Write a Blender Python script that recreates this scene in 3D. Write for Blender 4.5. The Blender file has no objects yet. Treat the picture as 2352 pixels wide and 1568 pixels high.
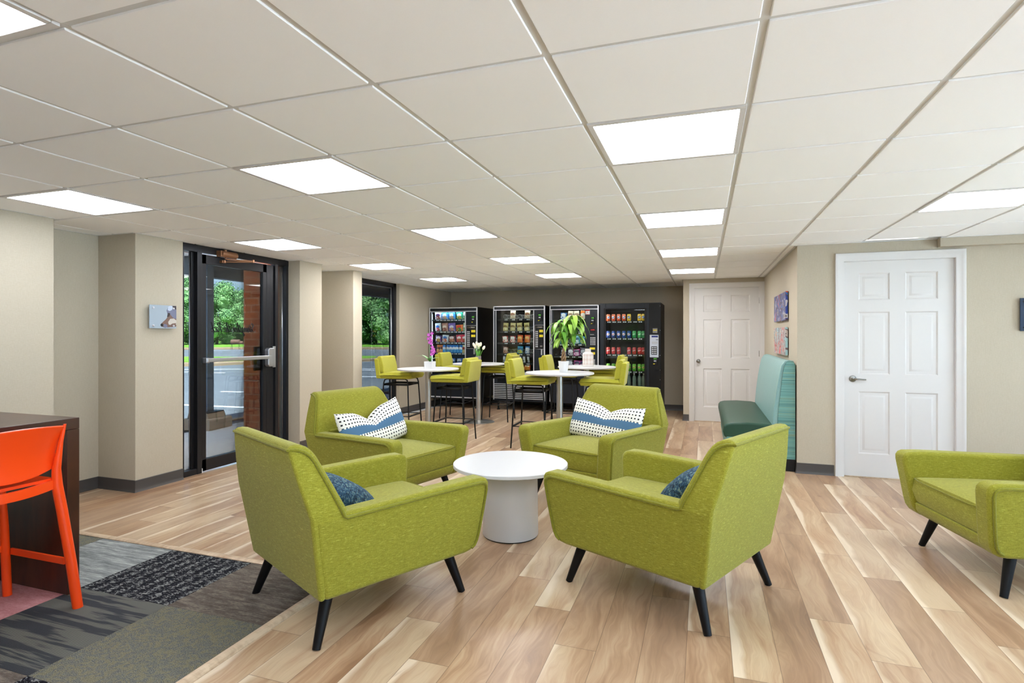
import bpy, bmesh, math, random
from mathutils import Vector, Matrix
from math import sin, cos, pi, radians, sqrt
random.seed(7)
S = bpy.context.scene
C = S.collection
# ------------------------------------------------------------------ camera, world, sun, exposure
CH, CE, YAW = 1.355, 2.235, .3296        # camera height, ceiling height, camera yaw
cam = bpy.data.objects.new('camera', bpy.data.cameras.new('camera')); C.objects.link(cam)
cam.data.sensor_width = 36; cam.data.lens = 1289 / 2352 * 36
cam.data.shift_y = -15.2 / 2352; cam.data.clip_start = .05; cam.data.clip_end = 500
cam.location = (0, 0, CH); cam.rotation_euler = (pi / 2, 0, YAW)
S.camera = cam
S.view_settings.view_transform = 'Standard'; S.view_settings.look = 'None'
S.view_settings.gamma = 1; S.view_settings.use_curve_mapping = False
S.view_settings.exposure = 0.45
LAMP = 9.6
W = bpy.data.worlds.new('sky'); S.world = W; W.use_nodes = True
sun = bpy.data.objects.new('sun', bpy.data.lights.new('sun', 'SUN')); C.objects.link(sun)
sun.data.energy = 40; sun.data.angle = radians(2); sun.data.color = (.86, .94, 1)
sun.rotation_euler = (radians(26), radians(24), 0)     # high, from behind the camera

# ------------------------------------------------------------------ node helpers
def lin(c):
    if isinstance(c, (int, float)): c = (c, c, c)
    f = lambda v: (v / 255) / 12.92 if v / 255 <= .04045 else ((v / 255 + .055) / 1.055) ** 2.4
    return (f(c[0]), f(c[1]), f(c[2]), 1)
class NT:
    def __init__(s, t): s.t = t; s.N = t.nodes; s.L = t.links
    def n(s, typ, ins=None, **kw):
        d = s.N.new(typ)
        for k, v in kw.items(): setattr(d, k, v)
        for k, v in (ins or {}).items():
            i = d.inputs[k]
            if hasattr(v, 'is_linked') or isinstance(v, bpy.types.NodeSocket): s.L.new(v, i)
            else: i.default_value = v
        return d
    def m(s, op, a, b=None, c=None):
        d = s.N.new('ShaderNodeMath'); d.operation = op
        for i, v in enumerate((a, b, c)):
            if v is None: continue
            if isinstance(v, bpy.types.NodeSocket): s.L.new(v, d.inputs[i])
            else: d.inputs[i].default_value = v
        return d.outputs[0]
    def mix(s, f, a, b, mode='MIX'):
        d = s.N.new('ShaderNodeMix'); d.data_type = 'RGBA'; d.blend_type = mode
        for i, v in ((0, f), (6, a), (7, b)):
            if isinstance(v, bpy.types.NodeSocket): s.L.new(v, d.inputs[i])
            else: d.inputs[i].default_value = v
        return d.outputs[2]
    def ramp(s, f, stops, interp='LINEAR'):
        d = s.N.new('ShaderNodeValToRGB'); d.color_ramp.interpolation = interp
        e = d.color_ramp.elements
        while len(e) < len(stops): e.new(.5)
        for i, (p, c) in enumerate(stops): e[i].position = p; e[i].color = c
        s.L.new(f, d.inputs[0]); return d.outputs[0]
    def xyz(s, v):
        d = s.n('ShaderNodeSeparateXYZ', {0: v}); return d.outputs
    def vec(s, x, y, z):
        return s.n('ShaderNodeCombineXYZ', {0: x, 1: y, 2: z}).outputs[0]
    def noise(s, v, scale, detail=2, rough=.5, dist=0, sc=None):
        if sc: v = s.n('ShaderNodeMapping', {0: v, 3: sc}).outputs[0]
        return s.n('ShaderNodeTexNoise', {'Vector': v, 'Scale': scale, 'Detail': detail, 'Roughness': rough, 'Distortion': dist}).outputs[0]
    def co(s, which='Object'): return s.n('ShaderNodeTexCoord').outputs[which]
    def bump(s, h, strength=.3, dist=.002): return s.n('ShaderNodeBump', {'Strength': strength, 'Distance': dist, 'Height': h}).outputs[0]
def mat(name, col=None, rough=.5, metal=0, spec=.5, emit=0, fn=None, coat=0):
    m = bpy.data.materials.new(name); m.use_nodes = True
    t = NT(m.node_tree); b = t.N['Principled BSDF']
    if col is not None: b.inputs['Base Color'].default_value = lin(col)
    b.inputs['Roughness'].default_value = rough; b.inputs['Metallic'].default_value = metal
    b.inputs['Specular IOR Level'].default_value = spec; b.inputs['Coat Weight'].default_value = coat
    if emit: b.inputs['Emission Color'].default_value = lin(col); b.inputs['Emission Strength'].default_value = emit
    # every plain material gets a faint procedural unevenness of its surface
    if fn: fn(t, b)
    elif not emit:
        r = t.noise(t.co(), 35, 3)
        t.L.new(t.m('MULTIPLY_ADD', r, .03, rough - .015), b.inputs['Roughness'])
    return m
# sky with clouds
def sky():
    t = NT(W.node_tree); bg = t.N['Background']
    d = t.n('ShaderNodeTexCoord').outputs['Generated']; x, y, z = t.xyz(d)
    zz = t.m('MAXIMUM', z, 0.02)
    grad = t.ramp(z, [(0, lin((214, 232, 246))), (.12, lin((150, 196, 236))), (.5, lin((84, 142, 214)))])
    p = t.vec(t.m('DIVIDE', x, zz), t.m('DIVIDE', y, zz), 0.)
    cl = t.noise(p, .55, 7, .6, .4)
    cm = t.ramp(cl, [(.50, (0, 0, 0, 1)), (.66, (1, 1, 1, 1))])
    col = t.mix(t.m('MULTIPLY', cm, .85), grad, lin((244, 247, 250)))
    t.L.new(col, bg.inputs[0]); bg.inputs[1].default_value = 4.4
sky()

# ------------------------------------------------------------------ mesh helpers
class MB:
    def __init__(s): s.v = []; s.f = []; s.mi = []; s.uv = {}; s.cur = 0
    def add(s, vs, fs):
        o = len(s.v); s.v += [tuple(v) for v in vs]
        for f in fs: s.f.append([o + i for i in f]); s.mi.append(s.cur)
        return o
    def box(s, x0, x1, y0, y1, z0, z1, M=None):
        vs = [Vector((x, y, z)) for z in (z0, z1) for y in (y0, y1) for x in (x0, x1)]
        if M: vs = [M @ v for v in vs]
        s.add(vs, [(0, 2, 3, 1), (4, 5, 7, 6), (0, 1, 5, 4), (2, 6, 7, 3), (0, 4, 6, 2), (1, 3, 7, 5)]); return s
    def prism(s, pts, a0, a1, axis='y', M=None):
        # pts: closed outline; axis y -> (x,z) outline, axis z -> (x,y), axis x -> (y,z)
        n = len(pts); vs = []
        for a in (a0, a1):
            for p, q in pts:
                vs.append({'y': (p, a, q), 'z': (p, q, a), 'x': (a, p, q)}[axis])
        vs = [Vector(v) for v in vs]
        if M: vs = [M @ v for v in vs]
        s.add(vs, [tuple(range(n)), tuple(range(2 * n - 1, n - 1, -1))] + [(i, (i + 1) % n, n + (i + 1) % n, n + i) for i in range(n)]); return s
    def tube(s, pts, r, n=8, closed=False, caps=True, r2=None):
        pts = [Vector(p) for p in pts]; k = len(pts); rings = []
        up = None; o = len(s.v)
        for i, p in enumerate(pts):
            if closed: t = (pts[(i + 1) % k] - pts[i - 1]).normalized()
            else: t = (pts[min(i + 1, k - 1)] - pts[max(i - 1, 0)]).normalized()
            if up is None:
                a = Vector((0, 0, 1)) if abs(t.z) < .9 else Vector((1, 0, 0))
                up = (a - t * a.dot(t)).normalized()
            else: up = (up - t * up.dot(t)).normalized()
            b = t.cross(up)
            rr = r if r2 is None else r + (r2 - r) * i / (k - 1)
            for j in range(n):
                an = 2 * pi * j / n; s.v.append(tuple(p + (up * cos(an) + b * sin(an)) * rr))
        m = k if closed else k - 1
        for i in range(m):
            for j in range(n):
                a = o + i * n + j; b_ = o + i * n + (j + 1) % n; c = o + ((i + 1) % k) * n + (j + 1) % n; d = o + ((i + 1) % k) * n + j
                s.f.append([a, b_, c, d]); s.mi.append(s.cur)
        if caps and not closed:
            s.f.append([o + j for j in range(n)][::-1]); s.mi.append(s.cur)
            s.f.append([o + (k - 1) * n + j for j in range(n)]); s.mi.append(s.cur)
        return s
    def lathe(s, prof, n=32, c=(0, 0, 0), M=None):
        o = len(s.v); k = len(prof)
        for r, z in prof:
            for j in range(n):
                a = 2 * pi * j / n; v = Vector((c[0] + r * cos(a), c[1] + r * sin(a), c[2] + z))
                if M: v = M @ v
                s.v.append(tuple(v))
        for i in range(k - 1):
            for j in range(n):
                s.f.append([o + i * n + j, o + i * n + (j + 1) % n, o + (i + 1) * n + (j + 1) % n, o + (i + 1) * n + j]); s.mi.append(s.cur)
        if prof[0][0] > 1e-6: s.f.append([o + j for j in range(n)][::-1]); s.mi.append(s.cur)
        if prof[-1][0] > 1e-6: s.f.append([o + (k - 1) * n + j for j in range(n)]); s.mi.append(s.cur)
        return s
    def build(s, name, mats, parent=None, bevel=0, seg=2, smooth=True, sub=0, uv=None, angle=35, blim=30):
        me = bpy.data.meshes.new(name)
        me.from_pydata(s.v, [], s.f); me.update()
        if not isinstance(mats, (list, tuple)): mats = [mats]
        for m in mats: me.materials.append(m)
        for p, i in zip(me.polygons, s.mi): p.material_index = min(i, len(mats) - 1)
        bm = bmesh.new(); bm.from_mesh(me); bmesh.ops.recalc_face_normals(bm, faces=bm.faces)
        if not bevel and not sub:
            for e in bm.edges:
                if len(e.link_faces) == 2 and e.calc_face_angle(0) > radians(angle): e.smooth = False
        bm.to_mesh(me); bm.free()
        if smooth:
            for p in me.polygons: p.use_smooth = True
        if uv:
            l = me.uv_layers.new(name='UVMap')
            for lp in me.loops: l.data[lp.index].uv = uv[lp.vertex_index]
        o = bpy.data.objects.new(name, me); C.objects.link(o)
        if parent: o.parent = parent
        if bevel:
            b = o.modifiers.new('bevel', 'BEVEL'); b.width = bevel; b.segments = seg; b.limit_method = 'ANGLE'; b.angle_limit = radians(blim); b.harden_normals = True
        if sub:
            b = o.modifiers.new('sub', 'SUBSURF'); b.levels = sub; b.render_levels = sub
        return o
def tag(o, label=None, cat=None, group=None, kind=None):
    if label: o['label'] = label
    if cat: o['category'] = cat
    if group: o['group'] = group
    if kind: o['kind'] = kind
    return o
def empty(name, loc=(0, 0, 0), rz=0, label=None, cat=None, group=None, kind=None):
    o = bpy.data.objects.new(name, None); C.objects.link(o); o.location = loc; o.rotation_euler = (0, 0, rz)
    o.empty_display_size = .05
    return tag(o, label, cat, group, kind)
def kids(o): return [c for c in bpy.data.objects if c.parent == o]
def copy_tree(o, parent=None):
    c = o.copy(); C.objects.link(c)
    if parent: c.parent = parent
    for ch in kids(o): copy_tree(ch, c)
    return c
def struct(o): o['kind'] = 'structure'; return o
def at(x, d):     # a place in the room seen along image column x at camera depth d (used to lay things out in metres)
    k = (x - 1176) / 1289; return (d * (k * cos(YAW) - sin(YAW)), d * (k * sin(YAW) + cos(YAW)))
def cushion(lx, ly, lz, n=14, e=2.6, power=4, warp=None):
    # soft pad centred on the origin, flat coordinates kept as UV
    mb = MB(); uv = []
    def shape(u, v, sg):
        t = max(0, (1 - abs(u) ** power)) ** (1 / e) * max(0, (1 - abs(v) ** power)) ** (1 / e)
        p = Vector((u * lx / 2, v * ly / 2, sg * t * lz / 2))
        return warp(p, u, v, sg) if warp else p
    for sg in (1, -1):
        o = len(mb.v)
        for i in range(n + 1):
            for j in range(n + 1):
                u = -cos(pi * i / n); v = -cos(pi * j / n)
                u = (u + (2 * i / n - 1)) / 2; v = (v + (2 * j / n - 1)) / 2
                mb.v.append(tuple(shape(u, v, sg))); uv.append((u * lx / 2, v * ly / 2))
        for i in range(n):
            for j in range(n):
                a = o + i * (n + 1) + j
                f = [a, a + n + 1, a + n + 2, a + 1]
                mb.f.append(f if sg > 0 else f[::-1]); mb.mi.append(0)
    return mb, uv
def weld(o, d=.0006):
    bm = bmesh.new(); bm.from_mesh(o.data); bmesh.ops.remove_doubles(bm, verts=bm.verts, dist=d); bmesh.ops.recalc_face_normals(bm, faces=bm.faces); bm.to_mesh(o.data); bm.free()
    for p in o.data.polygons: p.use_smooth = True
    return o

# ------------------------------------------------------------------ materials
def f_wall(t, b):
    c = t.co(); a = t.noise(c, 1, 4, .6, 0, (60, 60, 420)); g = t.noise(c, 1, 3, .6, 0, (420, 420, 30)); l = t.noise(c, 1.3, 2)
    v = t.m('ADD', t.m('MULTIPLY', a, .5), t.m('MULTIPLY', g, .5))
    col = t.ramp(v, [(.3, lin((180, 169, 149))), (.7, lin((196, 186, 167)))])
    t.L.new(t.mix(t.m('MULTIPLY', l, .2), col, lin((187, 176, 153))), b.inputs['Base Color'])
    t.L.new(t.bump(v, .25, .002), b.inputs['Normal'])
M_wall = mat('beige_wallcovering', rough=.7, spec=.3, fn=f_wall)
def f_tile(t, b):
    c = t.co(); a = t.noise(c, 220, 3, .6); l = t.noise(c, .7, 2)
    t.L.new(t.ramp(t.m('ADD', t.m('MULTIPLY', a, .3), t.m('MULTIPLY', l, .7)), [(.3, lin((249, 249, 248))), (.7, lin((253, 253, 253)))]), b.inputs['Base Color'])
    t.L.new(t.bump(a, .15, .001), b.inputs['Normal'])
M_tile = mat('ceiling_tile', rough=.9, spec=.2, fn=f_tile)
M_grid = mat('ceiling_grid_white', (214, 214, 212), .55)
M_white = mat('white_paint', (216, 213, 210), .4)
M_laminate = mat('white_laminate', (210, 210, 211), .3)
M_black = mat('black_enamel', (10, 10, 12), .42, spec=.35)
M_bronze = mat('dark_bronze_aluminium', (42, 42, 45), .33, metal=.55)
M_brown = mat('brown_metal', (150, 108, 78), .38, metal=.6)
M_chrome = mat('brushed_steel', (196, 194, 190), .34, metal=1)
M_alu = mat('satin_aluminium', (188, 190, 196), .32, metal=.85)
M_nickel = mat('satin_nickel', (150, 148, 144), .25, metal=1)
M_coveb = mat('charcoal_vinyl_base', (72, 68, 66), .45)
M_blackwood = mat('black_stained_wood', (7, 6, 7), .42, spec=.25)
M_ceramic = mat('white_ceramic', (222, 222, 222), .35)
def f_lamp(t, b): b.inputs['Emission Color'].default_value = (.90, .965, 1.07, 1); b.inputs['Emission Strength'].default_value = LAMP
M_lamp = mat('lit_diffuser', (250, 250, 250), .5, fn=f_lamp)
def f_lampb(t, b): b.inputs['Emission Color'].default_value = (.97, .97, 1, 1); b.inputs['Emission Strength'].default_value = LAMP * 1.75     # far rows made brighter to lift the dark back wall
M_lampb = mat('lit_diffuser_boosted', (250, 250, 250), .5, fn=f_lampb)
def f_glass(t, b):
    out = t.N['Material Output']
    tr = t.n('ShaderNodeBsdfTransparent', {0: (.93, .97, .96, 1)}).outputs[0]
    gl = t.n('ShaderNodeBsdfGlossy', {'Roughness': .0}).outputs[0]
    fr = t.n('ShaderNodeFresnel', {'IOR': 1.45}).outputs[0]
    t.L.new(t.n('ShaderNodeMixShader', {0: t.m('MULTIPLY', fr, .8), 1: tr, 2: gl}).outputs[0], out.inputs[0]); t.N.remove(b)
M_glass = mat('clear_pane', fn=f_glass)
def f_tint(t, b):
    out = t.N['Material Output']
    tr = t.n('ShaderNodeBsdfTransparent', {0: (.42, .435, .43, 1)}).outputs[0]
    gl = t.n('ShaderNodeBsdfGlossy', {'Roughness': .0, 'Color': (.6, .6, .6, 1)}).outputs[0]
    fr = t.n('ShaderNodeFresnel', {'IOR': 1.4}).outputs[0]
    t.L.new(t.n('ShaderNodeMixShader', {0: t.m('MULTIPLY', fr, .7), 1: tr, 2: gl}).outputs[0], out.inputs[0]); t.N.remove(b)
M_tint = mat('darkened_pane', fn=f_tint)  # clear glass darkened to hold down the bright outdoors
# planks, laid along the room's length, stepped joints
def f_floor(t, b):
    x, y, z = t.xyz(t.co())
    PW, PL = .183, 1.22
    xr = t.m('DIVIDE', t.m('ADD', x, .072), PW); row = t.m('FLOOR', xr); fx = t.m('FRACT', xr)
    yr = t.m('DIVIDE', t.m('SUBTRACT', t.m('ADD', y, t.m('MULTIPLY', row, .305)), 1.475), PL); colm = t.m('FLOOR', yr); fy = t.m('FRACT', yr)
    wn = t.n('ShaderNodeTexWhiteNoise', {0: t.vec(row, colm, 3.3)}, noise_dimensions='3D')
    r1 = wn.outputs[0]; rc = t.xyz(wn.outputs[1])
    off = t.m('MULTIPLY', r1, 37.)
    gy = t.m('ADD', y, off)
    warp = t.noise(t.vec(t.m('MULTIPLY', x, 3.), t.m('MULTIPLY', gy, 1.1), off), 1.6, 3, .5)
    gx = t.m('ADD', x, t.m('MULTIPLY', warp, .22))
    v = t.vec(gx, gy, off)
    broad = t.noise(v, 1, 3, .5, .3, (11, 1.5, 1))
    grain = t.noise(v, 1, 4, .6, .6, (55, 3.0, 1))
    fine = t.noise(v, 1, 3, .7, 0, (330, 9, 1))
    knots = t.noise(v, 1, 2, .5, 1.5, (7, 3.2, 1))
    tone = t.m('ADD', t.m('MULTIPLY', broad, .55), t.m('ADD', t.m('MULTIPLY', grain, .35), t.m('MULTIPLY', r1, .22)))
    col = t.ramp(tone, [(.30, lin((120, 86, 60))), (.44, lin((160, 123, 91))), (.56, lin((188, 154, 120))), (.72, lin((214, 189, 154)))])
    col = t.mix(t.m('MULTIPLY', rc[1], .34), col, lin((178, 158, 136)))
    col = t.mix(t.m('MULTIPLY', fine, .35), col, lin((128, 98, 76)), 'MIX')
    # pale sapwood band wandering along one side of some planks
    e = t.m('ADD', t.m('MULTIPLY', fx, .9), t.m('MULTIPLY', t.m('SUBTRACT', warp, .5), .9))
    sap = t.ramp(e, [(.05, (1, 1, 1, 1)), (.17, (0, 0, 0, 1))])
    sap = t.m('MULTIPLY', sap, t.m('GREATER_THAN', rc[0], .42))
    col = t.mix(t.m('MULTIPLY', sap, .75), col, lin((226, 208, 182)))
    kn = t.ramp(knots, [(.70, (0, 0, 0, 1)), (.82, (1, 1, 1, 1))])
    col = t.mix(t.m('MULTIPLY', kn, .5), col, lin((128, 88, 62)))
    ex = t.m('MINIMUM', fx, t.m('SUBTRACT', 1., fx)); ey = t.m('MINIMUM', fy, t.m('SUBTRACT', 1., fy))
    seam = t.m('MAXIMUM', t.m('LESS_THAN', ex, .0075), t.m('LESS_THAN', ey, .0012))
    col = t.mix(t.m('MULTIPLY', seam, .62), col, lin((88, 64, 48)))
    t.L.new(col, b.inputs['Base Color'])
    t.L.new(t.m('MULTIPLY_ADD', grain, .14, .26), b.inputs['Roughness'])
    h = t.m('SUBTRACT', t.m('MULTIPLY', fine, .25), seam)
    t.L.new(t.bump(h, .25, .001), b.inputs['Normal'])
M_floor = mat('oak_look_plank_floor', rough=.34, spec=.45, fn=f_floor)
def fabric(name, c0, c1, c2, slub=.62, thread=True):
    def f(t, b):
        c = t.co(); l = t.noise(c, 9, 3)
        nx = t.m('GREATER_THAN', t.m('ABSOLUTE', t.xyz(t.co('Normal'))[0]), .72)
        sa = t.noise(c, 1, 2, .5, .3, (44, 330, 560)); sb = t.noise(c, 1, 2, .5, .3, (330, 44, 560))
        s1 = t.m('ADD', t.m('MULTIPLY', sa, t.m('SUBTRACT', 1., nx)), t.m('MULTIPLY', sb, nx)); s2 = t.noise(c, 1, 2, .5, 0, (300, 300, 60)); w = t.noise(c, 420, 2, .6)
        base = t.ramp(t.m('ADD', t.m('MULTIPLY', s1, .45), t.m('ADD', t.m('MULTIPLY', s2, .2), t.m('MULTIPLY', w, .35))), [(.38, lin(c0)), (.60, lin(c1))])
        st = t.ramp(s1, [(slub, (0, 0, 0, 1)), (slub + .07, (1, 1, 1, 1))])
        st2 = t.m('MULTIPLY', st, t.m('GREATER_THAN', t.noise(c, 60, 2), .5))
        col = t.mix(t.m('MULTIPLY', st2, .50 if thread else .2), base, lin(c2))
        t.L.new(col, b.inputs['Base Color'])
        h = t.m('ADD', t.m('MULTIPLY', w, .5), t.m('MULTIPLY', s1, .7))
        t.L.new(t.bump(h, .5, .0015), b.inputs['Normal'])
        b.inputs['Sheen Weight'].default_value = .15
        b.inputs['Sheen Roughness'].default_value = .5
    return mat(name, rough=.85, spec=.2, fn=f)
M_lime = fabric('lime_slub_fabric', (122, 119, 28), (154, 151, 48), (202, 196, 98), .60)
M_lime2 = fabric('lime_plain_fabric', (158, 155, 44), (178, 174, 58), (196, 190, 78), .66, False)
M_pipe = fabric('lime_piping_fabric', (108, 108, 24), (136, 134, 40), (172, 168, 70), .64, False)

# ------------------------------------------------------------------ room shell
XL, XD, XB, XR = -4.64, -4.72, .866, 4.6
YF, YD, YB, YK = 6.12, 9.28, 10.47, -3.0
ZG = CE + .03
mb = MB(); mb.box(-4.76, XR, YK, YB, -.12, 0)
flo = struct(mb.build('floor', M_floor, smooth=False)); 
mb = MB()
mb.box(-5.02, -4.76, 6.52, 8.47, -.12, 0); mb.box(-5.02, -4.76, 5.9, 6.52, -.12, 0); mb.box(-5.1, -4.76, 2.86, 3.54, -.12, 0); mb.build('floor_edge', M_floor, flo, smooth=False)
# ceiling: grid bed with slightly lower lay-in tiles and openings where the troffers sit
TX, TY, OX, OY = .6285, .6096, .160, 1.707
mb = MB()
mb.box(-5.3, XR, YK, YB, CE + .055, CE + .12)
lamps = {(i, j) for i in (-7, -4, -1, 2, 5) for j in (-5, -2, 1, 4, 7, 10)}
for i in range(-9, 8):
    for j in range(-8, 15):
        x0, x1, y0, y1 = OX + i * TX, OX + (i + 1) * TX, OY + j * TY, OY + (j + 1) * TY
        if (i, j) in lamps: continue
        x0 = max(x0 + .012, -5.28); x1 = min(x1 - .012, XR); y0 = max(y0 + .012, YK); y1 = min(y1 - .012, YB)
        if x1 - x0 < .02 or y1 - y0 < .02: continue
        mb.box(x0, x1, y0, y1, CE - .004, CE + .055)
cei = struct(mb.build('ceiling', M_tile, bevel=.003, seg=1))
mb = MB()
for i in range(-8, 8):
    x = OX + i * TX
    if -5.3 < x < XR: mb.box(x - .012, x + .012, YK, YB, CE + .003, CE + .056)
for j in range(-7, 15):
    y = OY + j * TY
    if YK < y < YB: mb.box(-5.28, XR, y - .012, y + .012, CE + .0035, CE + .055)
mb.build('ceiling_grid', M_grid, cei, smooth=False)

def wallpoly(name, pts, z0=0, z1=CE + .01, m=M_wall):
    mb = MB(); mb.prism(pts, z0, z1, 'z'); o = struct(mb.build(name, m, smooth=False)); return o
# left (entrance) side, outer skin at x=-5.25
wl = wallpoly('wall_left', [(-5.3, YK), (-4.64, YK), (-4.64, 2.885), (-5.08, 2.885), (-5.08, 3.52), (-4.63, 3.52), (-4.63, 3.985), (-4.80, 3.985), (-4.80, 3.95), (-5.3, 3.95)])
mb = MB()
mb.box(-4.80, -4.50, 5.44, 5.84, 0, CE + .01)
mb.prism([(-5.25, 5.87), (-4.66, 5.87), (-4.66, 5.84), (-4.62, 5.84), (-4.62, 5.9), (-5.05, 5.9), (-5.05, 6.1), (-5.25, 6.1)], 0, CE + .01, 'z')
mb.prism([(-5.25, 6.1), (-5.05, 6.1), (-5.05, 6.495), (-4.495, 6.495), (-4.495, 6.70), (-5.02, 6.70), (-5.02, 6.72), (-5.25, 6.72)], 0, CE + .01, 'z')
mb.prism([(-5.09, 8.46), (-5.02, 8.46), (-4.93, 8.46), (-4.90, YB + .15), (-5.09, YB + .15)], 0, CE + .01, 'z')
mb.build('wall_pier', M_wall, wl, smooth=False)
DX0, DX1, DH = -.146, .800, 2.089
wb = wallpoly('wall_back', [(-4.95, YB), (-.31, YB), (-.31, YD), (DX0, YD), (DX0, YD + .16), (-.16, YD + .16), (-.16, YB + .15), (-4.95, YB + .15)])
mb = MB(); mb.prism([(DX1, YD), (XB, YD), (XB, YF), (1.268, YF), (1.268, YF + .16), (1.02, YF + .16), (1.02, YD + .16), (DX1, YD + .16)], 0, CE + .01, 'z')
mb.box(DX0, DX1, YD, YD + .16, DH, CE + .01); mb.build('wall_return', M_wall, wb, smooth=False)
wr = wallpoly('wall_right', [(2.161, YF), (XR, YF), (XR, 5.4), (XR + .15, 5.4), (XR + .15, YF + .16), (2.161, YF + .16)])
mb = MB(); mb.box(1.268, 2.161, YF, YF + .16, 2.059, CE + .01); mb.box(XR, XR + .15, YK, 5.4, 2.12, CE + .01); mb.box(XR, XR + .15, YK, 5.4, -.1, .1); mb.box(XR, XR + .15, YK, YK + .3, .1, 2.12)
mb.build('lintel', M_wall, wr, smooth=False)
mb = MB(); mb.box(2.02, XR, YF - .07, YF, CE - .082, CE + .005); mb.build('soffit', M_wall, wr, bevel=.004)
w3 = struct(empty('added_window_3', (0, 0, 0)))     # unseen window wall added to brighten the ceiling, right of and behind the camera
mb = MB()
for k in range(6): y = YK + .3 + k * (8.1 - .0) / 5; mb.box(XR + .02, XR + .12, y - .025, y + .025, .1, 2.12)
mb.box(XR + .02, XR + .12, YK + .3, 5.4, .1, .15); mb.box(XR + .02, XR + .12, YK + .3, 5.4, 2.07, 2.12); mb.build('window_frame', M_bronze, w3, smooth=False)
mb = MB(); mb.box(XR + .06, XR + .066, YK + .3, 5.4, .12, 2.1); mb.build('pane', M_glass, w3, smooth=False)
mb = MB()
mb.box(-5.3, 2.2, YK - .15, YK, 0, CE + .01); mb.box(4.3, XR + .15, YK - .15, YK, 0, CE + .01); mb.box(2.2, 4.3, YK - .15, YK, 0, .1); mb.box(2.2, 4.3, YK - .15, YK, 2.12, CE + .01)
struct(mb.build('wall_front', M_wall, smooth=False))
w4 = struct(empty('added_window_4', (0, 0, 0)))  # second unseen window, added for more daylight from behind the camera
mb = MB()
for k in range(6): x = 2.2 + k * 2.1 / 5; mb.box(x - .025, x + .025, YK - .12, YK - .02, .1, 2.12)
mb.box(2.2, 4.3, YK - .12, YK - .02, .1, .15); mb.box(2.2, 4.3, YK - .12, YK - .02, 2.07, 2.12); mb.build('window_frame', M_bronze, w4, smooth=False)
mb = MB(); mb.box(2.2, 4.3, YK - .066, YK - .06, .12, 2.1); mb.build('pane', M_glass, w4, smooth=False)
# angle trim where the ceiling meets the walls
def strip(name, pts, z0, z1, th, m, parent=None, side=1, bevel=.002):
    mb = MB()
    for (xa, ya), (xb, yb) in zip(pts, pts[1:]):
        L = math.hypot(xb - xa, yb - ya); ux, uy = (xb - xa) / L, (yb - ya) / L; nx, ny = -uy * side * th, ux * side * th
        ex, ey = ux * th, uy * th
        mb.prism([(xa, ya), (xb, yb), (xb + nx, yb + ny), (xa + nx, ya + ny)], z0, z1, 'z')
    return mb.build(name, m, parent, smooth=False)
left_a = [(-4.64, YK), (-4.64, 2.885), (-5.08, 2.885), (-5.08, 3.52), (-4.63, 3.52), (-4.63, 3.985)]
left_b = [(-4.80, 5.44), (-4.50, 5.44), (-4.50, 5.84), (-4.76, 5.84)]
left_c = [(-5.05, 5.9), (-5.05, 6.495), (-4.495, 6.495), (-4.495, 6.70), (-5.0, 6.70)]
left_d = [(-4.93, 8.46), (-4.90, YB)]
right_a = [(-4.90, YB), (-.31, YB), (-.31, YD), (XB, YD)]
right_b = [(XB, YD), (XB, YF)]
for i, p in enumerate((left_a, left_b, left_c, left_d, right_a, right_b, [(XB, YF), (2.02, YF)], [(2.02, YF - .07), (XR, YF - .07)])):
    struct(strip('trim_%d' % (i + 1), p, CE - .006, CE + .003, .022, M_grid, side=-1))
def baseboard(name, runs):
    mb = MB()
    for p in runs:
        q = []
        # offset polyline with mitred corners
        n = len(p)
        for i in range(n):
            d0 = Vector(p[i]) - Vector(p[i - 1]) if i else Vector(p[1]) - Vector(p[0])
            d1 = Vector(p[i + 1]) - Vector(p[i]) if i < n - 1 else d0
            if i == 0: d0 = d1
            n0 = Vector((d0.y, -d0.x)).normalized(); n1 = Vector((d1.y, -d1.x)).normalized()
            bis = (n0 + n1).normalized(); k = 1 / max(.3, bis.dot(n0))
            q.append(bis * k)
        prof = [(0, 0), (.016, 0), (.010, .012), (.006, .03), (.006, .098), (.003, .102), (0, .102)]
        o = len(mb.v); m = len(prof)
        for (x, y), b in zip(p, q):
            for w, z in prof: mb.v.append((x + b.x * w, y + b.y * w, z))
        for i in range(n - 1):
            for j in range(m):
                mb.f.append([o + i * m + j, o + (i + 1) * m + j, o + (i + 1) * m + (j + 1) % m, o + i * m + (j + 1) % m]); mb.mi.append(0)
        mb.f.append([o + j for j in range(m)]); mb.mi.append(0); mb.f.append([o + (n - 1) * m + j for j in range(m)][::-1]); mb.mi.append(0)
    return struct(mb.build(name, M_coveb))
baseboard('baseboard_left', [left_a, left_b[1:], left_c, left_d])
baseboard('baseboard_back', [right_a[:3] + [(-.225, YD)], [(XB, YD), (XB, YF), (1.185, YF)], [(2.29, YF), (XR, YF)]])

# ------------------------------------------------------------------ troffers
mbf = MB()
a, bx_, c_ = TX / 2 - .004, TX / 2 - .030, TY / 2 - .004
def ring(mb, hx, hy, w, z0, z1):
    mb.box(-hx, hx, -hy, -hy + w, z0, z1); mb.box(-hx, hx, hy - w, hy, z0, z1)
    mb.box(-hx, -hx + w, -hy + w, hy - w, z0, z1); mb.box(hx - w, hx, -hy + w, hy - w, z0, z1)
ring(mbf, a, c_, .024, -.006, .045)
proto = empty('ceiling_light', (0, 0, 0))
mbf.build('frame', M_white, proto, bevel=.002, seg=1)
mb = MB(); mb.box(-a + .02, a - .02, -c_ + .02, c_ - .02, .0, .012); mb.build('diffuser', M_lamp, proto, smooth=False)
pos = {-7: 'leftmost', -4: 'second', -1: 'third', 2: 'rightmost'}
rows = {-2: 'nearest', 1: 'second', 4: 'third', 7: 'fourth', 10: 'farthest'}
first = True
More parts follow.
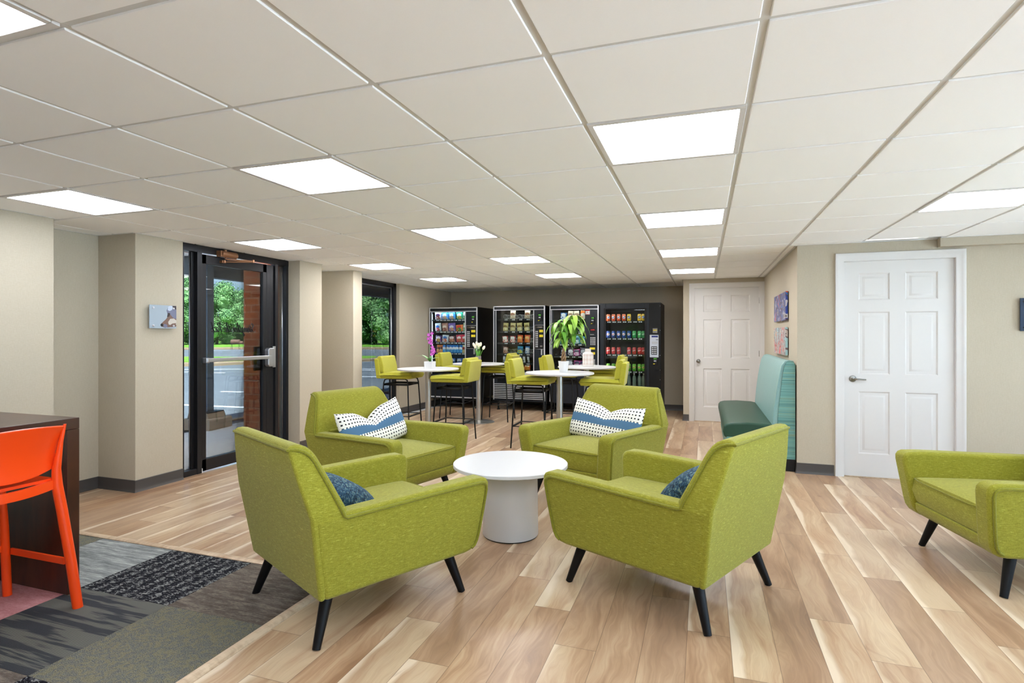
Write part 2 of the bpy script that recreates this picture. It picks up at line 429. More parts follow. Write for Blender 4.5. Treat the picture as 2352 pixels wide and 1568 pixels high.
for i in (-7, -4, -1, 2, 5):
    for j in (-5, -2, 1, 4, 7, 10):
        x, y = OX + (i + .5) * TX, OY + (j + .5) * TY
        if i == 5: 
            if y > 6 : continue
        if i == 2 and j >= 7: continue
        if y > YB - .3 or y < YK + .3 or x > XR - .3: continue
        if x < -4.7 and j < 1 : pass
        o = proto if first else copy_tree(proto); first = False
        o.location = (x, y, CE)
        if j >= 7:
            for ch in kids(o):
                if ch.name.startswith('diffuser'): ch.material_slots[0].link = 'OBJECT'; ch.material_slots[0].material = M_lampb
        cn = {-7: 'first', -4: 'second', -1: 'third', 2: 'fourth', 5: 'fifth'}[i]
        rn = {-8: 'far behind the camera', -5: 'just behind the camera', -2: 'in the nearest row', 1: 'in the second row', 4: 'in the third row', 7: 'in the fourth row', 10: 'in the farthest row'}[j]
        tag(o, 'square lit ceiling panel %s, %s line from the entrance side' % (rn, cn), 'ceiling light', 'lit ceiling panels')

# ------------------------------------------------------------------ carpet area
def carpet_mat(name, fn): return mat(name, rough=.95, spec=.1, fn=fn)
def f_streak(c0, c1, c2, sc):
    def f(t, b):
        c = t.co(); n1 = t.noise(c, 1, 4, .65, .2, sc); n2 = t.noise(c, 1, 3, .6, 0, (sc[0] * 6, sc[1] * 5, 1)); n3 = t.noise(c, 500, 2)
        v = t.m('ADD', t.m('MULTIPLY', n1, .5), t.m('ADD', t.m('MULTIPLY', n2, .3), t.m('MULTIPLY', n3, .2)))
        t.L.new(t.ramp(v, [(.36, lin(c0)), (.5, lin(c1)), (.62, lin(c2))]), b.inputs['Base Color'])
        t.L.new(t.bump(v, .6, .004), b.inputs['Normal'])
    return f
def f_black(t, b):
    c = t.co(); n1 = t.noise(c, 1, 2, .5, 1.2, (46, 84, 1)); x, y, z = t.xyz(c)
    bands = t.m('SINE', t.m('MULTIPLY', x, 86.)); n3 = t.noise(c, 500, 2)
    v = t.m('ADD', t.m('ADD', n1, t.m('MULTIPLY', bands, .06)), t.m('MULTIPLY', t.m('SUBTRACT', n3, .5), .15))
    col = t.ramp(v, [(.46, lin((24, 24, 30))), (.54, lin((50, 50, 56))), (.64, lin((132, 134, 132)))])
    t.L.new(col, b.inputs['Base Color']); t.L.new(t.bump(v, .7, .005), b.inputs['Normal'])
def f_olive(t, b):
    c = t.co(); n1 = t.noise(c, 30, 2, .6, 1.5); n2 = t.noise(c, 75, 2, .6, 1.0, (1, 1, 9)); n3 = t.noise(c, 300, 2)
    col = t.mix(t.ramp(n1, [(.45, (0, 0, 0, 1)), (.58, (1, 1, 1, 1))]), lin((78, 84, 92)), lin((120, 110, 82)))
    col = t.mix(t.ramp(n3, [(.4, (0, 0, 0, 1)), (.7, (1, 1, 1, 1))]), t.mix(t.m('MULTIPLY', n2, .7), col, lin((64, 64, 58))), lin((140, 138, 120)))
    t.L.new(col, b.inputs['Base Color']); t.L.new(t.bump(t.m('ADD', n1, n3), .6, .004), b.inputs['Normal'])
def f_dark(t, b):
    c = t.co(); x, y, z = t.xyz(c)
    n1 = t.noise(c, 1, 3, .6, .15, (1.8, 24, 1)); rib = t.m('SINE', t.m('MULTIPLY', y, 1350.)); n3 = t.noise(c, 420, 2)
    v = t.ramp(n1, [(.47, (0, 0, 0, 1)), (.54, (1, 1, 1, 1))])
    hi = t.mix(t.m('MULTIPLY_ADD', rib, .4, .5), lin((74, 74, 71)), lin((126, 126, 119)))
    col = t.mix(v, t.mix(n3, lin((48, 50, 56)), lin((76, 78, 82))), hi)
    t.L.new(col, b.inputs['Base Color']); t.L.new(t.bump(t.m('ADD', n3, t.m('MULTIPLY', rib, .3)), .6, .004), b.inputs['Normal'])
M_c = dict(
    black=carpet_mat('carpet_black_weave', f_black), olive=carpet_mat('carpet_olive_speckle', f_olive), dark=carpet_mat('carpet_charcoal_rib', f_dark),
    light=carpet_mat('carpet_light_grey_streak', f_streak((92, 95, 95), (136, 139, 138), (182, 184, 180), (2.6, 30, 1))),
    brown=carpet_mat('carpet_taupe_streak', f_streak((74, 66, 60), (100, 92, 84), (134, 124, 112), (7, 32, 1))),
    pink=carpet_mat('carpet_rose', f_streak((176, 116, 118), (196, 136, 138), (210, 156, 158), (9, 22, 1))))
CX0, CX1, CY1 = -4.62, -1.93, 2.645
mb = MB(); keys = ['black', 'olive', 'dark', 'light', 'brown', 'pink']
xs = [-4.62, -4.37, -3.76, -3.15, -2.53, CX1 - .005]; ys = [CY1 - .005, 2.09, 1.48, .87, .26, -.35, -.96, -1.57, -2.18, -2.96]
grid = [['light', 'dark', 'olive', 'black', 'brown'],        # each row from the wall outward, nearest the door first
        ['dark', 'brown', 'pink', 'dark', 'olive'],
        ['light', 'olive', 'dark', 'brown', 'black']]
grid[0][0:3] = ['olive', 'olive', 'light']
for r in range(9):
    for c in range(5):
        k = grid[r][c] if r < 3 else random.choice(keys[:5])
        mb.cur = keys.index(k)
        mb.box(xs[c] + .0008, xs[c + 1] - .0008, ys[r + 1] + .0008, ys[r] - .0008, 0.0, .007)
o = mb.build('carpet', [M_c[k] for k in keys], smooth=False)
tag(o, 'patchwork carpet-tile area in grey, black, olive and rose beneath the dark table', 'carpet')
def f_strip(t, b):
    n = t.noise(t.co(), 1, 4, .6, .4, (30, 4, 30)); n2 = t.noise(t.co(), 1, 4, .6, .4, (4, 30, 30))
    t.L.new(t.ramp(t.m('MULTIPLY', t.m('ADD', n, n2), .5), [(.38, lin((176, 148, 120))), (.6, lin((214, 190, 160)))]), b.inputs['Base Color'])
M_strip = mat('pale_wood_strip', rough=.4, fn=f_strip)
tr = empty('edge_strip', (CX1, CY1, 0), 0, 'pale wooden threshold strip edging the carpet tiles', 'floor strip')
pr = [(-.004, 0), (-.004, .010), (.004, .016), (.020, .018), (.036, .014), (.046, .004), (.046, 0)]
mb = MB()
# long run towards the camera and run back to the entrance wall, mitred at the corner
def run(mb, ax, L0):
    n = len(pr); vs = []
    for end in (0, 1):
        for w, z in pr:
            if ax == 'y': vs.append((w, w if not end else -L0, z))
            else: vs.append((w if not end else -L0, w, z))
    mb.add(vs, [tuple(range(n)), tuple(range(2 * n - 1, n - 1, -1))] + [(i, (i + 1) % n, n + (i + 1) % n, n + i) for i in range(n)])
run(mb, 'y', 5.5); mb.build('strip', M_strip, tr)
mb = MB(); run(mb, 'x', 2.66); mb.build('strip', M_strip, tr)
# ------------------------------------------------------------------ doors
def bxp(name, m, parent, boxes, bevel=.0015, seg=1):
    mb = MB()
    for q in boxes: mb.box(*q)
    return mb.build(name, m, parent, bevel=bevel, seg=seg)
def panel_slab(w, h, d=.04):
    # six-panel face looking towards -y, origin bottom left
    mb = MB()
    xs = [0, w * .14, w * .43, w * .57, w * .86, w]
    zs = [0, h * .105, h * .395, h * .475, h * .765, h * .82, h * .945, h]
    for i in range(5):
        for j in range(7):
            x0, x1, z0, z1 = xs[i], xs[i + 1], zs[j], zs[j + 1]
            if i in (1, 3) and j in (1, 3, 5):
                R = [(0, 0), (.012, .009), (.034, .009), (.052, .002)]
                pr = None
                for ins, dep in R:
                    q = [(x0 + ins, dep, z0 + ins), (x1 - ins, dep, z0 + ins), (x1 - ins, dep, z1 - ins), (x0 + ins, dep, z1 - ins)]
                    if pr: mb.add(pr + q, [(k, (k + 1) % 4, 4 + (k + 1) % 4, 4 + k) for k in range(4)])
                    pr = q
                mb.add(pr, [(0, 1, 2, 3)])
            else: mb.add([(x0, 0, z0), (x1, 0, z0), (x1, 0, z1), (x0, 0, z1)], [(0, 1, 2, 3)])
    mb.add([(0, 0, 0), (w, 0, 0), (w, 0, h), (0, 0, h), (0, d, 0), (w, d, 0), (w, d, h), (0, d, h)], [(0, 4, 5, 1), (1, 5, 6, 2), (2, 6, 7, 3), (3, 7, 4, 0), (4, 7, 6, 5)])
    return mb
def casing(parent, x0, x1, h, y, w=.075):
    mb = MB()
    # profile across the casing width: inner edge thin, outer thick
    P = [(0, .0), (0, .008), (.012, .012), (w * .62, .015), (w * .74, .020), (w - .004, .020), (w, .016), (w, 0)]
    n = len(P); path = [(x0, 0, -1, 0), (x0, h, -1, 1), (x1, h, 1, 1), (x1, 0, 1, 0)]
    vs = []
    for px_, pz, sx, sz in path:
        for q, d in P: vs.append((px_ + sx * q, y - d, pz + sz * q))
    fs = []
    for i in range(3):
        for j in range(n): fs.append((i * n + j, (i + 1) * n + j, (i + 1) * n + (j + 1) % n, i * n + (j + 1) % n))
    fs += [tuple(range(n)), tuple(range(4 * n - 1, 3 * n - 1, -1))]
    mb.add(vs, fs); return mb.build('door_frame', M_white, parent)
def ip(name, x0, w, h, Y, handle):
    d = empty(name, (x0, Y, 0)); struct(d)
    casing(d, -.004, w + .004, h + .004, 0)
    s = panel_slab(w, h - .008); o = s.build('door_leaf', M_white, d); o.location = (0, .022, .008)
    bxp('door_jamb', M_white, d, [(-.03, 0, 0, .14, 0, h), (w, w + .03, 0, .14, 0, h), (-.03, w + .03, 0, .14, h, h + .03)])
    bxp('threshold', M_strip, d, [(0, w, .005, .14, 0, .006)])
    return d
d2 = ip('door_2', 1.272, .885, 2.055, YF, 'lever')
M = Matrix.Rotation(pi / 2, 4, 'X')
lev = MB(); lev.lathe([(.0, 0), (.031, 0), (.031, .006), (.027, .010), (.011, .012), (.011, .040), (.0, .042)], 28, M=Matrix.Translation((.075, .022, .935)) @ M)
lev.tube([(.075, -.012, .935), (.082, -.018, .935), (.11, -.021, .934), (.15, -.020, .932), (.178, -.016, .931)], .0085, 10, r2=.0065)
lev.build('door_handle', M_nickel, d2)
d3 = ip('door_3', -.142, .938, 2.085, YD, 'knob')
kb = MB(); kb.lathe([(.0, 0), (.031, 0), (.030, .006), (.012, .011), (.011, .026), (.022, .034), (.029, .045), (.029, .056), (.020, .065), (0, .067)], 28, M=Matrix.Translation((.058, .022, .945)) @ M)
kb.build('door_knob', M_nickel, d3)
for z in (.25, 1.07, 1.88):
    hb = MB(); hb.lathe([(0, -.045), (.006, -.045), (.006, .045), (0, .045)], 10, c=(.938, .012, z)); hb.build('hinge', M_nickel, d3)

# entrance storefront in plane x = XS; local x runs along world +y
XS = -4.66
def sf(name, y0, mats=M_bronze): 
    return struct(empty(name, (0, 0, 0)))
st = sf('window_1', 0)
f = .045
SF0, SF1 = 3.99, 5.437
bxp('window_frame', M_bronze, st, [(XS - .062, XS, SF0, SF0 + .038, 0, CE), (XS - .062, XS, SF1 - .038, SF1, 0, CE), (XS - .062, XS + .002, SF0, SF1, 2.160, CE),
     (XS - .062, XS + .006, 4.168, 4.222, 0, 2.17), (XS - .062, XS + .006, 5.215, 5.262, 0, 2.17), (XS - .062, XS + .001, SF0, 4.18, 0, .055), (XS - .062, XS + .001, 5.24, SF1, 0, .055)], .003)
bxp('glass_stop', M_alu, st, [(XS - .060, XS - .050, SF0 + .038, SF0 + .044, .055, 2.16), (XS - .060, XS - .050, 4.128, 4.134, .055, 2.16), (XS - .060, XS - .050, SF1 - .044, SF1 - .038, .055, 2.16), (XS - .060, XS - .050, SF0 + .038, 4.134, .055, .062)], 0)
bxp('door_stop', M_bronze, st, [(XS - .058, XS - .035, 4.134, 4.168, .055, 2.16), (XS - .058, XS - .035, 5.262, 5.268, .055, 2.16)], .001)
mb = MB(); mb.box(XS - .056, XS - .052, SF0 + .036, 4.136, .054, 2.162); mb.build('pane', M_tint, st, smooth=False)
mb = MB(); mb.box(XS - .056, XS - .052, 5.262, SF1 - .036, .054, 2.162); mb.build('pane', M_tint, st, smooth=False)
dr = struct(empty('door_1', (0, 0, 0)))
D0, D1 = 4.228, 5.208
bxp('door_leaf', M_bronze, dr, [(XS - .05, XS - .004, D0, D0 + .052, .012, 2.148), (XS - .05, XS - .004, 5.035, 5.088, .012, 2.148), (XS - .05, XS - .004, D0, 5.088, 2.055, 2.148), (XS - .05, XS - .004, D0, 5.088, .012, .128)], .003)
bxp('door_stile_cover', M_bronze, dr, [(XS - .05, XS - .008, 5.094, 5.150, .012, 2.148), (XS - .06, XS - .012, 5.152, 5.206, .012, 2.148)], .003)
mb = MB(); mb.box(XS - .030, XS - .025, D0 + .05, 5.037, .126, 2.057); mb.build('pane', M_tint, dr, smooth=False)
bxp('bottom_guide', M_ceramic, dr, [(XS - .004, XS + .004, D0 - .012, D0 + .004, .0, .045)])
# push bar
mb = MB()
mb.box(XS + .034, XS + .056, D0 + .012, 5.10, 1.085, 1.125)
mb.box(XS - .004, XS + .05, D0 + .004, D0 + .045, 1.078, 1.128)
mb.build('push_bar', M_alu, dr, bevel=.006, seg=3)
mb = MB(); mb.prism([(5.055, 1.02), (5.075, .998), (5.145, .998), (5.165, 1.03), (5.165, 1.175), (5.145, 1.207), (5.075, 1.207), (5.055, 1.185)], XS - .004, XS + .055, 'x'); mb.build('latch_case', M_alu, dr, bevel=.008, seg=3)
bxp('strike_plate', M_alu, dr, [(XS + .004, XS + .012, 5.170, 5.215, .985, 1.225)], .002)
bxp('pull_plate', M_black, dr, [(XS - .075, XS - .05, 4.965, 5.06, .955, 1.225)], .003)
# closer
mb = MB(); mb.lathe([(0, 0), (.030, 0), (.034, .01), (.034, .19), (.026, .2), (0, .2)], 20, M=Matrix.Translation((XS + .04, 4.415, 2.175)) @ Matrix.Rotation(-pi / 2, 4, 'X'))
mb.box(XS + .002, XS + .06, 4.395, 4.44, 2.145, 2.205)
mb.lathe([(0, 0), (.016, 0), (.016, .02), (0, .02)], 14, c=(XS + .04, 4.47, 2.20))
cl = mb.build('door_closer', M_brown, dr, bevel=.002, seg=1)
mb = MB(); mb.tube([(XS + .045, 4.46, 2.135), (XS + .05, 4.49, 2.125), (XS + .22, 4.66, 2.12)], .008, 8)
mb.tube([(XS + .22, 4.66, 2.112), (XS + .03, 4.475, 2.10)], .007, 8); mb.lathe([(0, 0), (.012, 0), (.012, .025), (0, .025)], 12, c=(XS + .03, 4.47, 2.09)); mb.lathe([(0, 0), (.012, 0), (.012, .03), (0, .03)], 12, c=(XS + .22, 4.66, 2.105))
mb.box(XS - .006, XS + .03, 4.44, 4.49, 2.088, 2.112)
mb.build('closer_arm', M_brown, cl)
# lettering on the glass, written to be read from outdoors, so reversed from in here
G = {'S': ([[(.95, 1.75), (.7, 2), (.35, 1.85), (.25, 1.5), (.5, 1.2), (.8, .9), (.8, .35), (.45, 0), (.1, .1), (-.05, .35)]], 1.0),
     't': ([[(0, .1), (.25, .6), (.4, 1.7), (.3, .5), (.4, .02), (.6, .15)], [(.1, 1.2), (.65, 1.3)]], .6),
     'r': ([[(0, .1), (.2, .85), (.25, 1.05), (.45, .85), (.4, .2), (.55, .02), (.7, .15)]], .65),
     'e': ([[(0, .15), (.45, .6), (.45, .95), (.25, 1.0), (.1, .6), (.2, .05), (.45, .02), (.65, .2)]], .62),
     'n': ([[(0, .1), (.15, .95), (.12, 0), (.2, .6), (.4, 1.0), (.5, .85), (.47, .15), (.62, .02), (.75, .15)]], .72),
     'g': ([[(.5, .9), (.25, 1.0), (.08, .6), (.15, .08), (.35, .1), (.55, .95), (.5, -.2), (.35, -.85), (.15, -.7), (.3, -.25), (.75, .15)]], .72),
     'h': ([[(0, .1), (.3, 1.2), (.4, 1.95), (.25, 1.9), (.15, 0), (.2, .55), (.42, .95), (.52, .8), (.48, .15), (.62, .02), (.75, .15)]], .72),
     'P': ([[(.35, 0), (.5, 1.9)], [(.1, 1.6), (.4, 1.98), (.85, 1.95), (1.05, 1.6), (.85, 1.15), (.45, 1.05)]], 1.0),
     'a': ([[(.5, .9), (.25, 1.0), (.06, .6), (.12, .05), (.35, .15), (.55, .95), (.5, .2), (.62, .02), (.78, .15)]], .75),
     'c': ([[(.5, .85), (.3, 1.0), (.08, .6), (.15, .05), (.4, .02), (.65, .2)]], .62),
     'k': ([[(0, .1), (.3, 1.2), (.4, 1.95), (.25, 1.9), (.15, 0)], [(.55, 1.0), (.2, .55), (.4, .4), (.6, .02), (.85, .2)]], .8)}
mb = MB(); x = 0; segs = []
for ch in 'Strengthen the Pack':
    if ch == ' ': x += .55; continue
    st_, w = G[ch]
    for s_ in st_: segs.append([(x + a + .28 * b_, b_) for a, b_ in s_])
    x += w
sc = .585 / x
for s_ in segs:
    # smooth the stroke
    pts = []
    for i in range(len(s_) - 1):
        p0, p1, p2, p3 = s_[max(i - 1, 0)], s_[i], s_[i + 1], s_[min(i + 2, len(s_) - 1)]
        for k in range(4):
            u = k / 4; q = []
            for a in (0, 1): q.append(.5 * (2 * p1[a] + (p2[a] - p0[a]) * u + (2 * p0[a] - 5 * p1[a] + 4 * p2[a] - p3[a]) * u * u + (3 * p1[a] - p0[a] - 3 * p2[a] + p3[a]) * u ** 3))
            pts.append(q)
    pts.append(s_[-1])
    mb.tube([(XS - .0235, 4.945 - a * sc, 1.385 + b_ * sc * 1.05) for a, b_ in pts], .0044, 6)
o = mb.build('lettering', M_black, dr)
tag(o, 'black script lettering on the door glass, seen reversed from indoors')
# far window
w2 = struct(empty('window_2', (0, 0, 0)))
XW = -5.0
bxp('window_frame', M_bronze, w2, [(XW - .09, XW + .01, 6.72, 6.78, 0, CE), (XW - .09, XW + .01, 8.385, 8.46, 0, CE), (XW - .09, XW + .01, 6.72, 8.46, 2.165, CE), (XW - .09, XW + .01, 6.72, 8.46, 0, .08)], .003)
bxp('glass_stop', M_alu, w2, [(XW - .045, XW - .03, 8.36, 8.385, .08, 2.165), (XW - .045, XW - .03, 6.78, 8.385, 2.145, 2.165)], 0)
mb = MB(); mb.box(XW - .04, XW - .035, 6.78, 8.385, .08, 2.165); mb.build('pane', M_tint, w2, smooth=False)

# ------------------------------------------------------------------ outdoors
ZA = -.12
def f_asph(t, b):
    c = t.co(); n = t.noise(c, 60, 4, .7); l = t.noise(c, .35, 3)
    t.L.new(t.ramp(t.m('ADD', t.m('MULTIPLY', n, .5), t.m('MULTIPLY', l, .5)), [(.35, lin((98, 103, 107))), (.65, lin((127, 131, 134)))]), b.inputs['Base Color'])
def f_grass(t, b):
    c = t.co(); n = t.noise(c, 8, 5, .7); l = t.noise(c, .4, 2)
    t.L.new(t.ramp(t.m('ADD', t.m('MULTIPLY', n, .6), t.m('MULTIPLY', l, .4)), [(.35, lin((88, 140, 30))), (.65, lin((142, 188, 56)))]), b.inputs['Base Color'])
def f_conc(t, b):
    c = t.co(); n = t.noise(c, 30, 5, .7)
    t.L.new(t.ramp(n, [(.35, lin((190, 192, 194))), (.65, lin((212, 214, 216)))]), b.inputs['Base Color'])
def f_mulch(t, b):
    c = t.co(); n = t.noise(c, 45, 4, .8)
    t.L.new(t.ramp(n, [(.4, lin((26, 28, 34))), (.62, lin((92, 92, 96)))]), b.inputs['Base Color'])
def f_brick(t, b):
    c = t.co(); x, y, z = t.xyz(c)
    v = t.vec(t.m('ADD', x, y), z, 0.)
    br = t.n('ShaderNodeTexBrick', {'Vector': v, 'Color1': lin((214, 116, 72)), 'Color2': lin((160, 80, 56)), 'Mortar': lin((214, 176, 146)), 'Scale': 1., 'Mortar Size': .008, 'Mortar Smooth': .1, 'Bias': -.3, 'Brick Width': .232, 'Row Height': .0865})
    n = t.noise(c, 40, 4, .7)
    t.L.new(t.mix(t.m('MULTIPLY', n, .45), br.outputs[0], lin((120, 70, 52))), b.inputs['Base Color'])
    t.L.new(t.bump(t.m('SUBTRACT', t.m('MULTIPLY', n, .3), br.outputs[1]), .6, .006), b.inputs['Normal'])
M_asph = mat('asphalt', rough=.9, fn=f_asph); M_grass = mat('lawn', rough=.95, fn=f_grass); M_conc = mat('concrete', rough=.85, fn=f_conc)
M_mulch = mat('dark_gravel', rough=.95, fn=f_mulch); M_brick = mat('red_brick', rough=.9, fn=f_brick)
M_line = mat('road_paint', (250, 250, 250), .8); M_curb = mat('tan_curb', (166, 140, 110), .85); M_post = mat('grey_blue_paint', (92, 112, 132), .5)
M_soffit = mat('grey_soffit_paint', (112, 122, 128), .8); M_stone = mat('tan_stone_base', (176, 160, 140), .85)
mb = MB(); mb.box(-95, -7.3, -50, 140, ZA - .2, ZA); struct(mb.build('parking_lot', M_asph, smooth=False))
mb = MB(); mb.box(-6.86, -4.76, -6, 16, ZA, -.012); struct(mb.build('walkway', M_conc, bevel=.004))
mb = MB(); mb.box(-7.18, -6.86, -6, 16, ZA, -.03); struct(mb.build('gravel_bed', M_mulch, smooth=False))
mb = MB(); mb.box(XR + .15, 45, -40, 45, ZA, -.03); mb.box(-5.3, XR + .15, -40, YK - .15, ZA, -.03); struct(mb.build('added_terrace', M_conc, smooth=False))  # unseen pale ground added to bounce sunlight up to the ceiling
mb = MB(); mb.box(-7.3, -7.18, -6, 16, ZA - .02, -.005); struct(mb.build('kerb', M_curb, bevel=.01))
def camq(pts): return [at(x, (CH - ZA) * 1289 / (y - 768.8)) for x, y in pts]
mb = MB()
def ln(p, q, w=.1):
    (xa, ya), (xb, yb) = camq([p, q]); L = math.hypot(xb - xa, yb - ya); nx, ny = -(yb - ya) / L * w / 2, (xb - xa) / L * w / 2
    mb.prism([(xa + nx, ya + ny), (xb + nx, yb + ny), (xb - nx, yb - ny), (xa - nx, ya - ny)], ZA, ZA + .006, 'z')
for p, q in (((424, 848.5), (580, 847.5)), ((486, 856), (517, 856)), ((509, 899), (600, 901)), ((400, 929), (600, 937)), ((424, 854), (446, 854)), ((505, 820.5), (535, 819)), ((440, 805), (600, 803.5)), ((800, 847), (905, 847)), ((800, 849.6), (905, 851)), ((800, 864), (905, 866)), ((870, 806), (900, 806)), ((790, 803), (905, 803.4))): ln(p, q, .12)
struct(mb.build('parking_lines', M_line, smooth=False))
def patch(name, m, pts, z0, z1):
    mb = MB(); mb.prism(camq(pts), z0, z1, 'z'); return mb.build(name, m, smooth=False)
struct(patch('lawn', M_grass, [(-300, 801), (380, 801), (620, 799), (1100, 800), (1100, 779), (-300, 779)], ZA, ZA + .16))
struct(patch('lawn_kerb', M_curb, [(-300, 803.5), (380, 803.5), (620, 801.4), (1100, 803), (1100, 799.8), (620, 798.8), (380, 800.8), (-300, 800.8)], ZA, ZA + .13))
i1 = empty('grass_island', (0, 0, 0)); struct(i1)
patch('island_kerb', M_curb, [(300, 842), (480, 841), (585, 835.5), (592, 829), (585, 823.5), (480, 823), (300, 822)], ZA, ZA + .12).parent = i1
patch('grass', M_grass, [(300, 838), (480, 837), (576, 833), (582, 829), (576, 825), (480, 824.4), (300, 824)], ZA, ZA + .15).parent = i1
i2 = empty('grass_island', (0, 0, 0)); struct(i2)
patch('island_kerb', M_curb, [(790, 830.5), (850, 830), (870, 827), (872, 824.5), (862, 821.6), (790, 821)], ZA, ZA + .12).parent = i2
patch('grass', M_grass, [(790, 827.8), (850, 827.4), (864, 825.4), (866, 824), (858, 822.4), (790, 822)], ZA, ZA + .15).parent = i2
# porch roof, beam, corner post, brick pier
pr_ = struct(empty('porch_roof', (0, 0, 0)))
bxp('soffit', M_soffit, pr_, [(-7.1, -4.82, -2, 16, 2.46, 2.7)])
bxp('beam', M_soffit, pr_, [(-7.1, -6.92, 6.1, 16, 2.21, 2.47)], .004)
M_lamp2 = mat('lit_porch_lens', (255, 250, 240), .5, emit=380)
for yy in (1.4, 4.55, 8.6): bxp('soffit_light', M_lamp2, pr_, [(-6.3, -6.0, yy, yy + .3, 2.446, 2.462)], 0)
px_, py_ = at(475, 8.25)
po = empty('porch_post', (px_, py_, -.012), radians(8), 'grey-blue porch post on a stepped stone base outside the glass door', 'post')
mb = MB(); mb.box(-.066, .066, -.066, .066, .245, 2.48); mb.build('post', M_post, po, bevel=.004)
mb = MB(); mb.prism([(-.24, 0), (.24, 0), (.24, .14), (.22, .16), (-.22, .16), (-.24, .14)], -.24, .24, 'y'); mb.prism([(-.18, .158), (.18, .158), (.155, .235), (-.155, .235)], -.18, .18, 'y'); mb.build('base', M_stone, po, bevel=.006)
mb = MB(); mb.box(-.16, .16, -.16, .16, .236, .25); mb.build('plate', M_black, po, bevel=.002)
mb = MB(); mb.box(-5.52, -4.815, 5.63, 5.865, -.012, 2.46); struct(mb.build('brick_pier', M_brick, smooth=False))
mb = MB()
mb.box(-5.55, -5.30, -6, 3.95, -.1, 2.46); mb.box(-5.42, -5.25, 6.3, 6.72, -.1, 2.46); mb.box(-5.13, -5.09, 8.46, 14, -.1, 2.46)
struct(mb.build('brick_facade', M_brick, smooth=False))
# smoker grill on the far lawn
gx, gy = at(541, 56)
gr = empty('barbecue_grill', (gx, gy, ZA + .0), radians(25), 'brown barrel barbecue grill standing at the far kerb beyond the door glass', 'grill')
M_rust = mat('rusty_brown_steel', (120, 84, 66), .6)
mb = MB(); mb.lathe([(0, -.42), (.2, -.42), (.23, -.4), (.23, .4), (.2, .42), (0, .42)], 20, c=(0, 0, 0), M=Matrix.Translation((0, 0, .78)) @ Matrix.Rotation(pi / 2, 4, 'Y')); mb.build('barrel', M_rust, gr)
mb = MB(); mb.lathe([(0, -.16), (.15, -.16), (.15, .16), (0, .16)], 16, M=Matrix.Translation((.56, 0, .7)) @ Matrix.Rotation(pi / 2, 4, 'Y')); mb.build('firebox', M_rust, gr)
for sx in (-.33, .33):
    for sy in (-.18, .18):
        mb = MB(); mb.tube([(sx, sy * .6, .65), (sx * 1.15, sy, 0)], .018, 6); mb.build('leg', M_black, gr)
# trees: a crown of many small leaf blades over rounded masses, on a trunk
def f_leaf(t, b):
    c = t.co(); n = t.noise(c, .9, 4, .6); g = t.n('ShaderNodeNewGeometry').outputs['Random Per Island']
    v = t.m('ADD', t.m('MULTIPLY', n, .5), t.m('MULTIPLY', g, .5))
    t.L.new(t.ramp(v, [(.25, lin((84, 126, 80))), (.5, lin((122, 166, 104))), (.78, lin((168, 202, 136)))]), b.inputs['Base Color'])
    b.inputs['Subsurface Weight'].default_value = 0
M_leaf = mat('tree_leaf', rough=.7, spec=.2, fn=f_leaf)
M_bark = mat('bark', (92, 78, 62), .9)
def make_tree(seed, H, R, nl=11000):
    rnd = random.Random(seed); t = empty('tree', (0, 0, 0))
    mb = MB(); blobs = []
    for k in range(26):
        a = rnd.uniform(0, 2 * pi); h = rnd.uniform(.08, .92); rr = R * (1 - abs(h - .42) ** 1.6 * 1.6) * rnd.uniform(.2, .85)
        blobs.append((Vector((rr * cos(a), rr * sin(a), H * h)), R * rnd.uniform(.26, .45)))
    for k in range(nl):
        c, r = rnd.choice(blobs)
        d = Vector((rnd.gauss(0, 1), rnd.gauss(0, 1), rnd.gauss(0, 1) + .25)).normalized()
        p = c + d * r * rnd.uniform(.62, 1.15)
        if p.z < .2: continue
        s_ = rnd.uniform(.09, .2); u = Vector((rnd.gauss(0, 1), rnd.gauss(0, 1), rnd.gauss(0, .6))).normalized(); u = (u - d * u.dot(d) * .8).normalized(); v = d.cross(u).normalized()
        mb.add([p - u * s_, p - v * s_ * .5 + d * .03, p + u * s_, p + v * s_ * .5 + d * .03], [(0, 1, 2, 3)])
    for c, r in blobs:
        o = len(mb.v); n1, n2 = 8, 6; rr = r * .66
        for i in range(n2 + 1):
            for j in range(n1):
                th = pi * i / n2; ph = 2 * pi * j / n1; k = rr * (1 + .18 * rnd.uniform(-1, 1))
                mb.v.append((c.x + k * sin(th) * cos(ph), c.y + k * sin(th) * sin(ph), max(.1, c.z + k * cos(th))))
        for i in range(n2):
            for j in range(n1):
                mb.f.append([o + i * n1 + j, o + i * n1 + (j + 1) % n1, o + (i + 1) * n1 + (j + 1) % n1, o + (i + 1) * n1 + j]); mb.mi.append(0)
    mb.build('crown', M_leaf, t, smooth=False)
    mb = MB(); mb.tube([(0, 0, 0), (.05, .02, H * .25), (-.05, .05, H * .5)], .22, 10, r2=.1); mb.build('trunk', M_bark, t)
    return t
protos = [make_tree(3, 9.2, 3.6), make_tree(11, 8.2, 3.9)]
tl = [(130, 84, 1.1, ''), (240, 78, 1.05, ''), (345, 80, 1.1, ''), (405, 74, .95, ''), (447, 80, 1.02, ''), (498, 77, .98, ''), (545, 84, .86, ''), (600, 80, .9, ''), (680, 78, 1.1, ''), (750, 82, 1.15, ''), (815, 77, 1.2, ''), (862, 80, 1.22, ''), (905, 76, 1.15, ''), (965, 82, 1.2, '')]
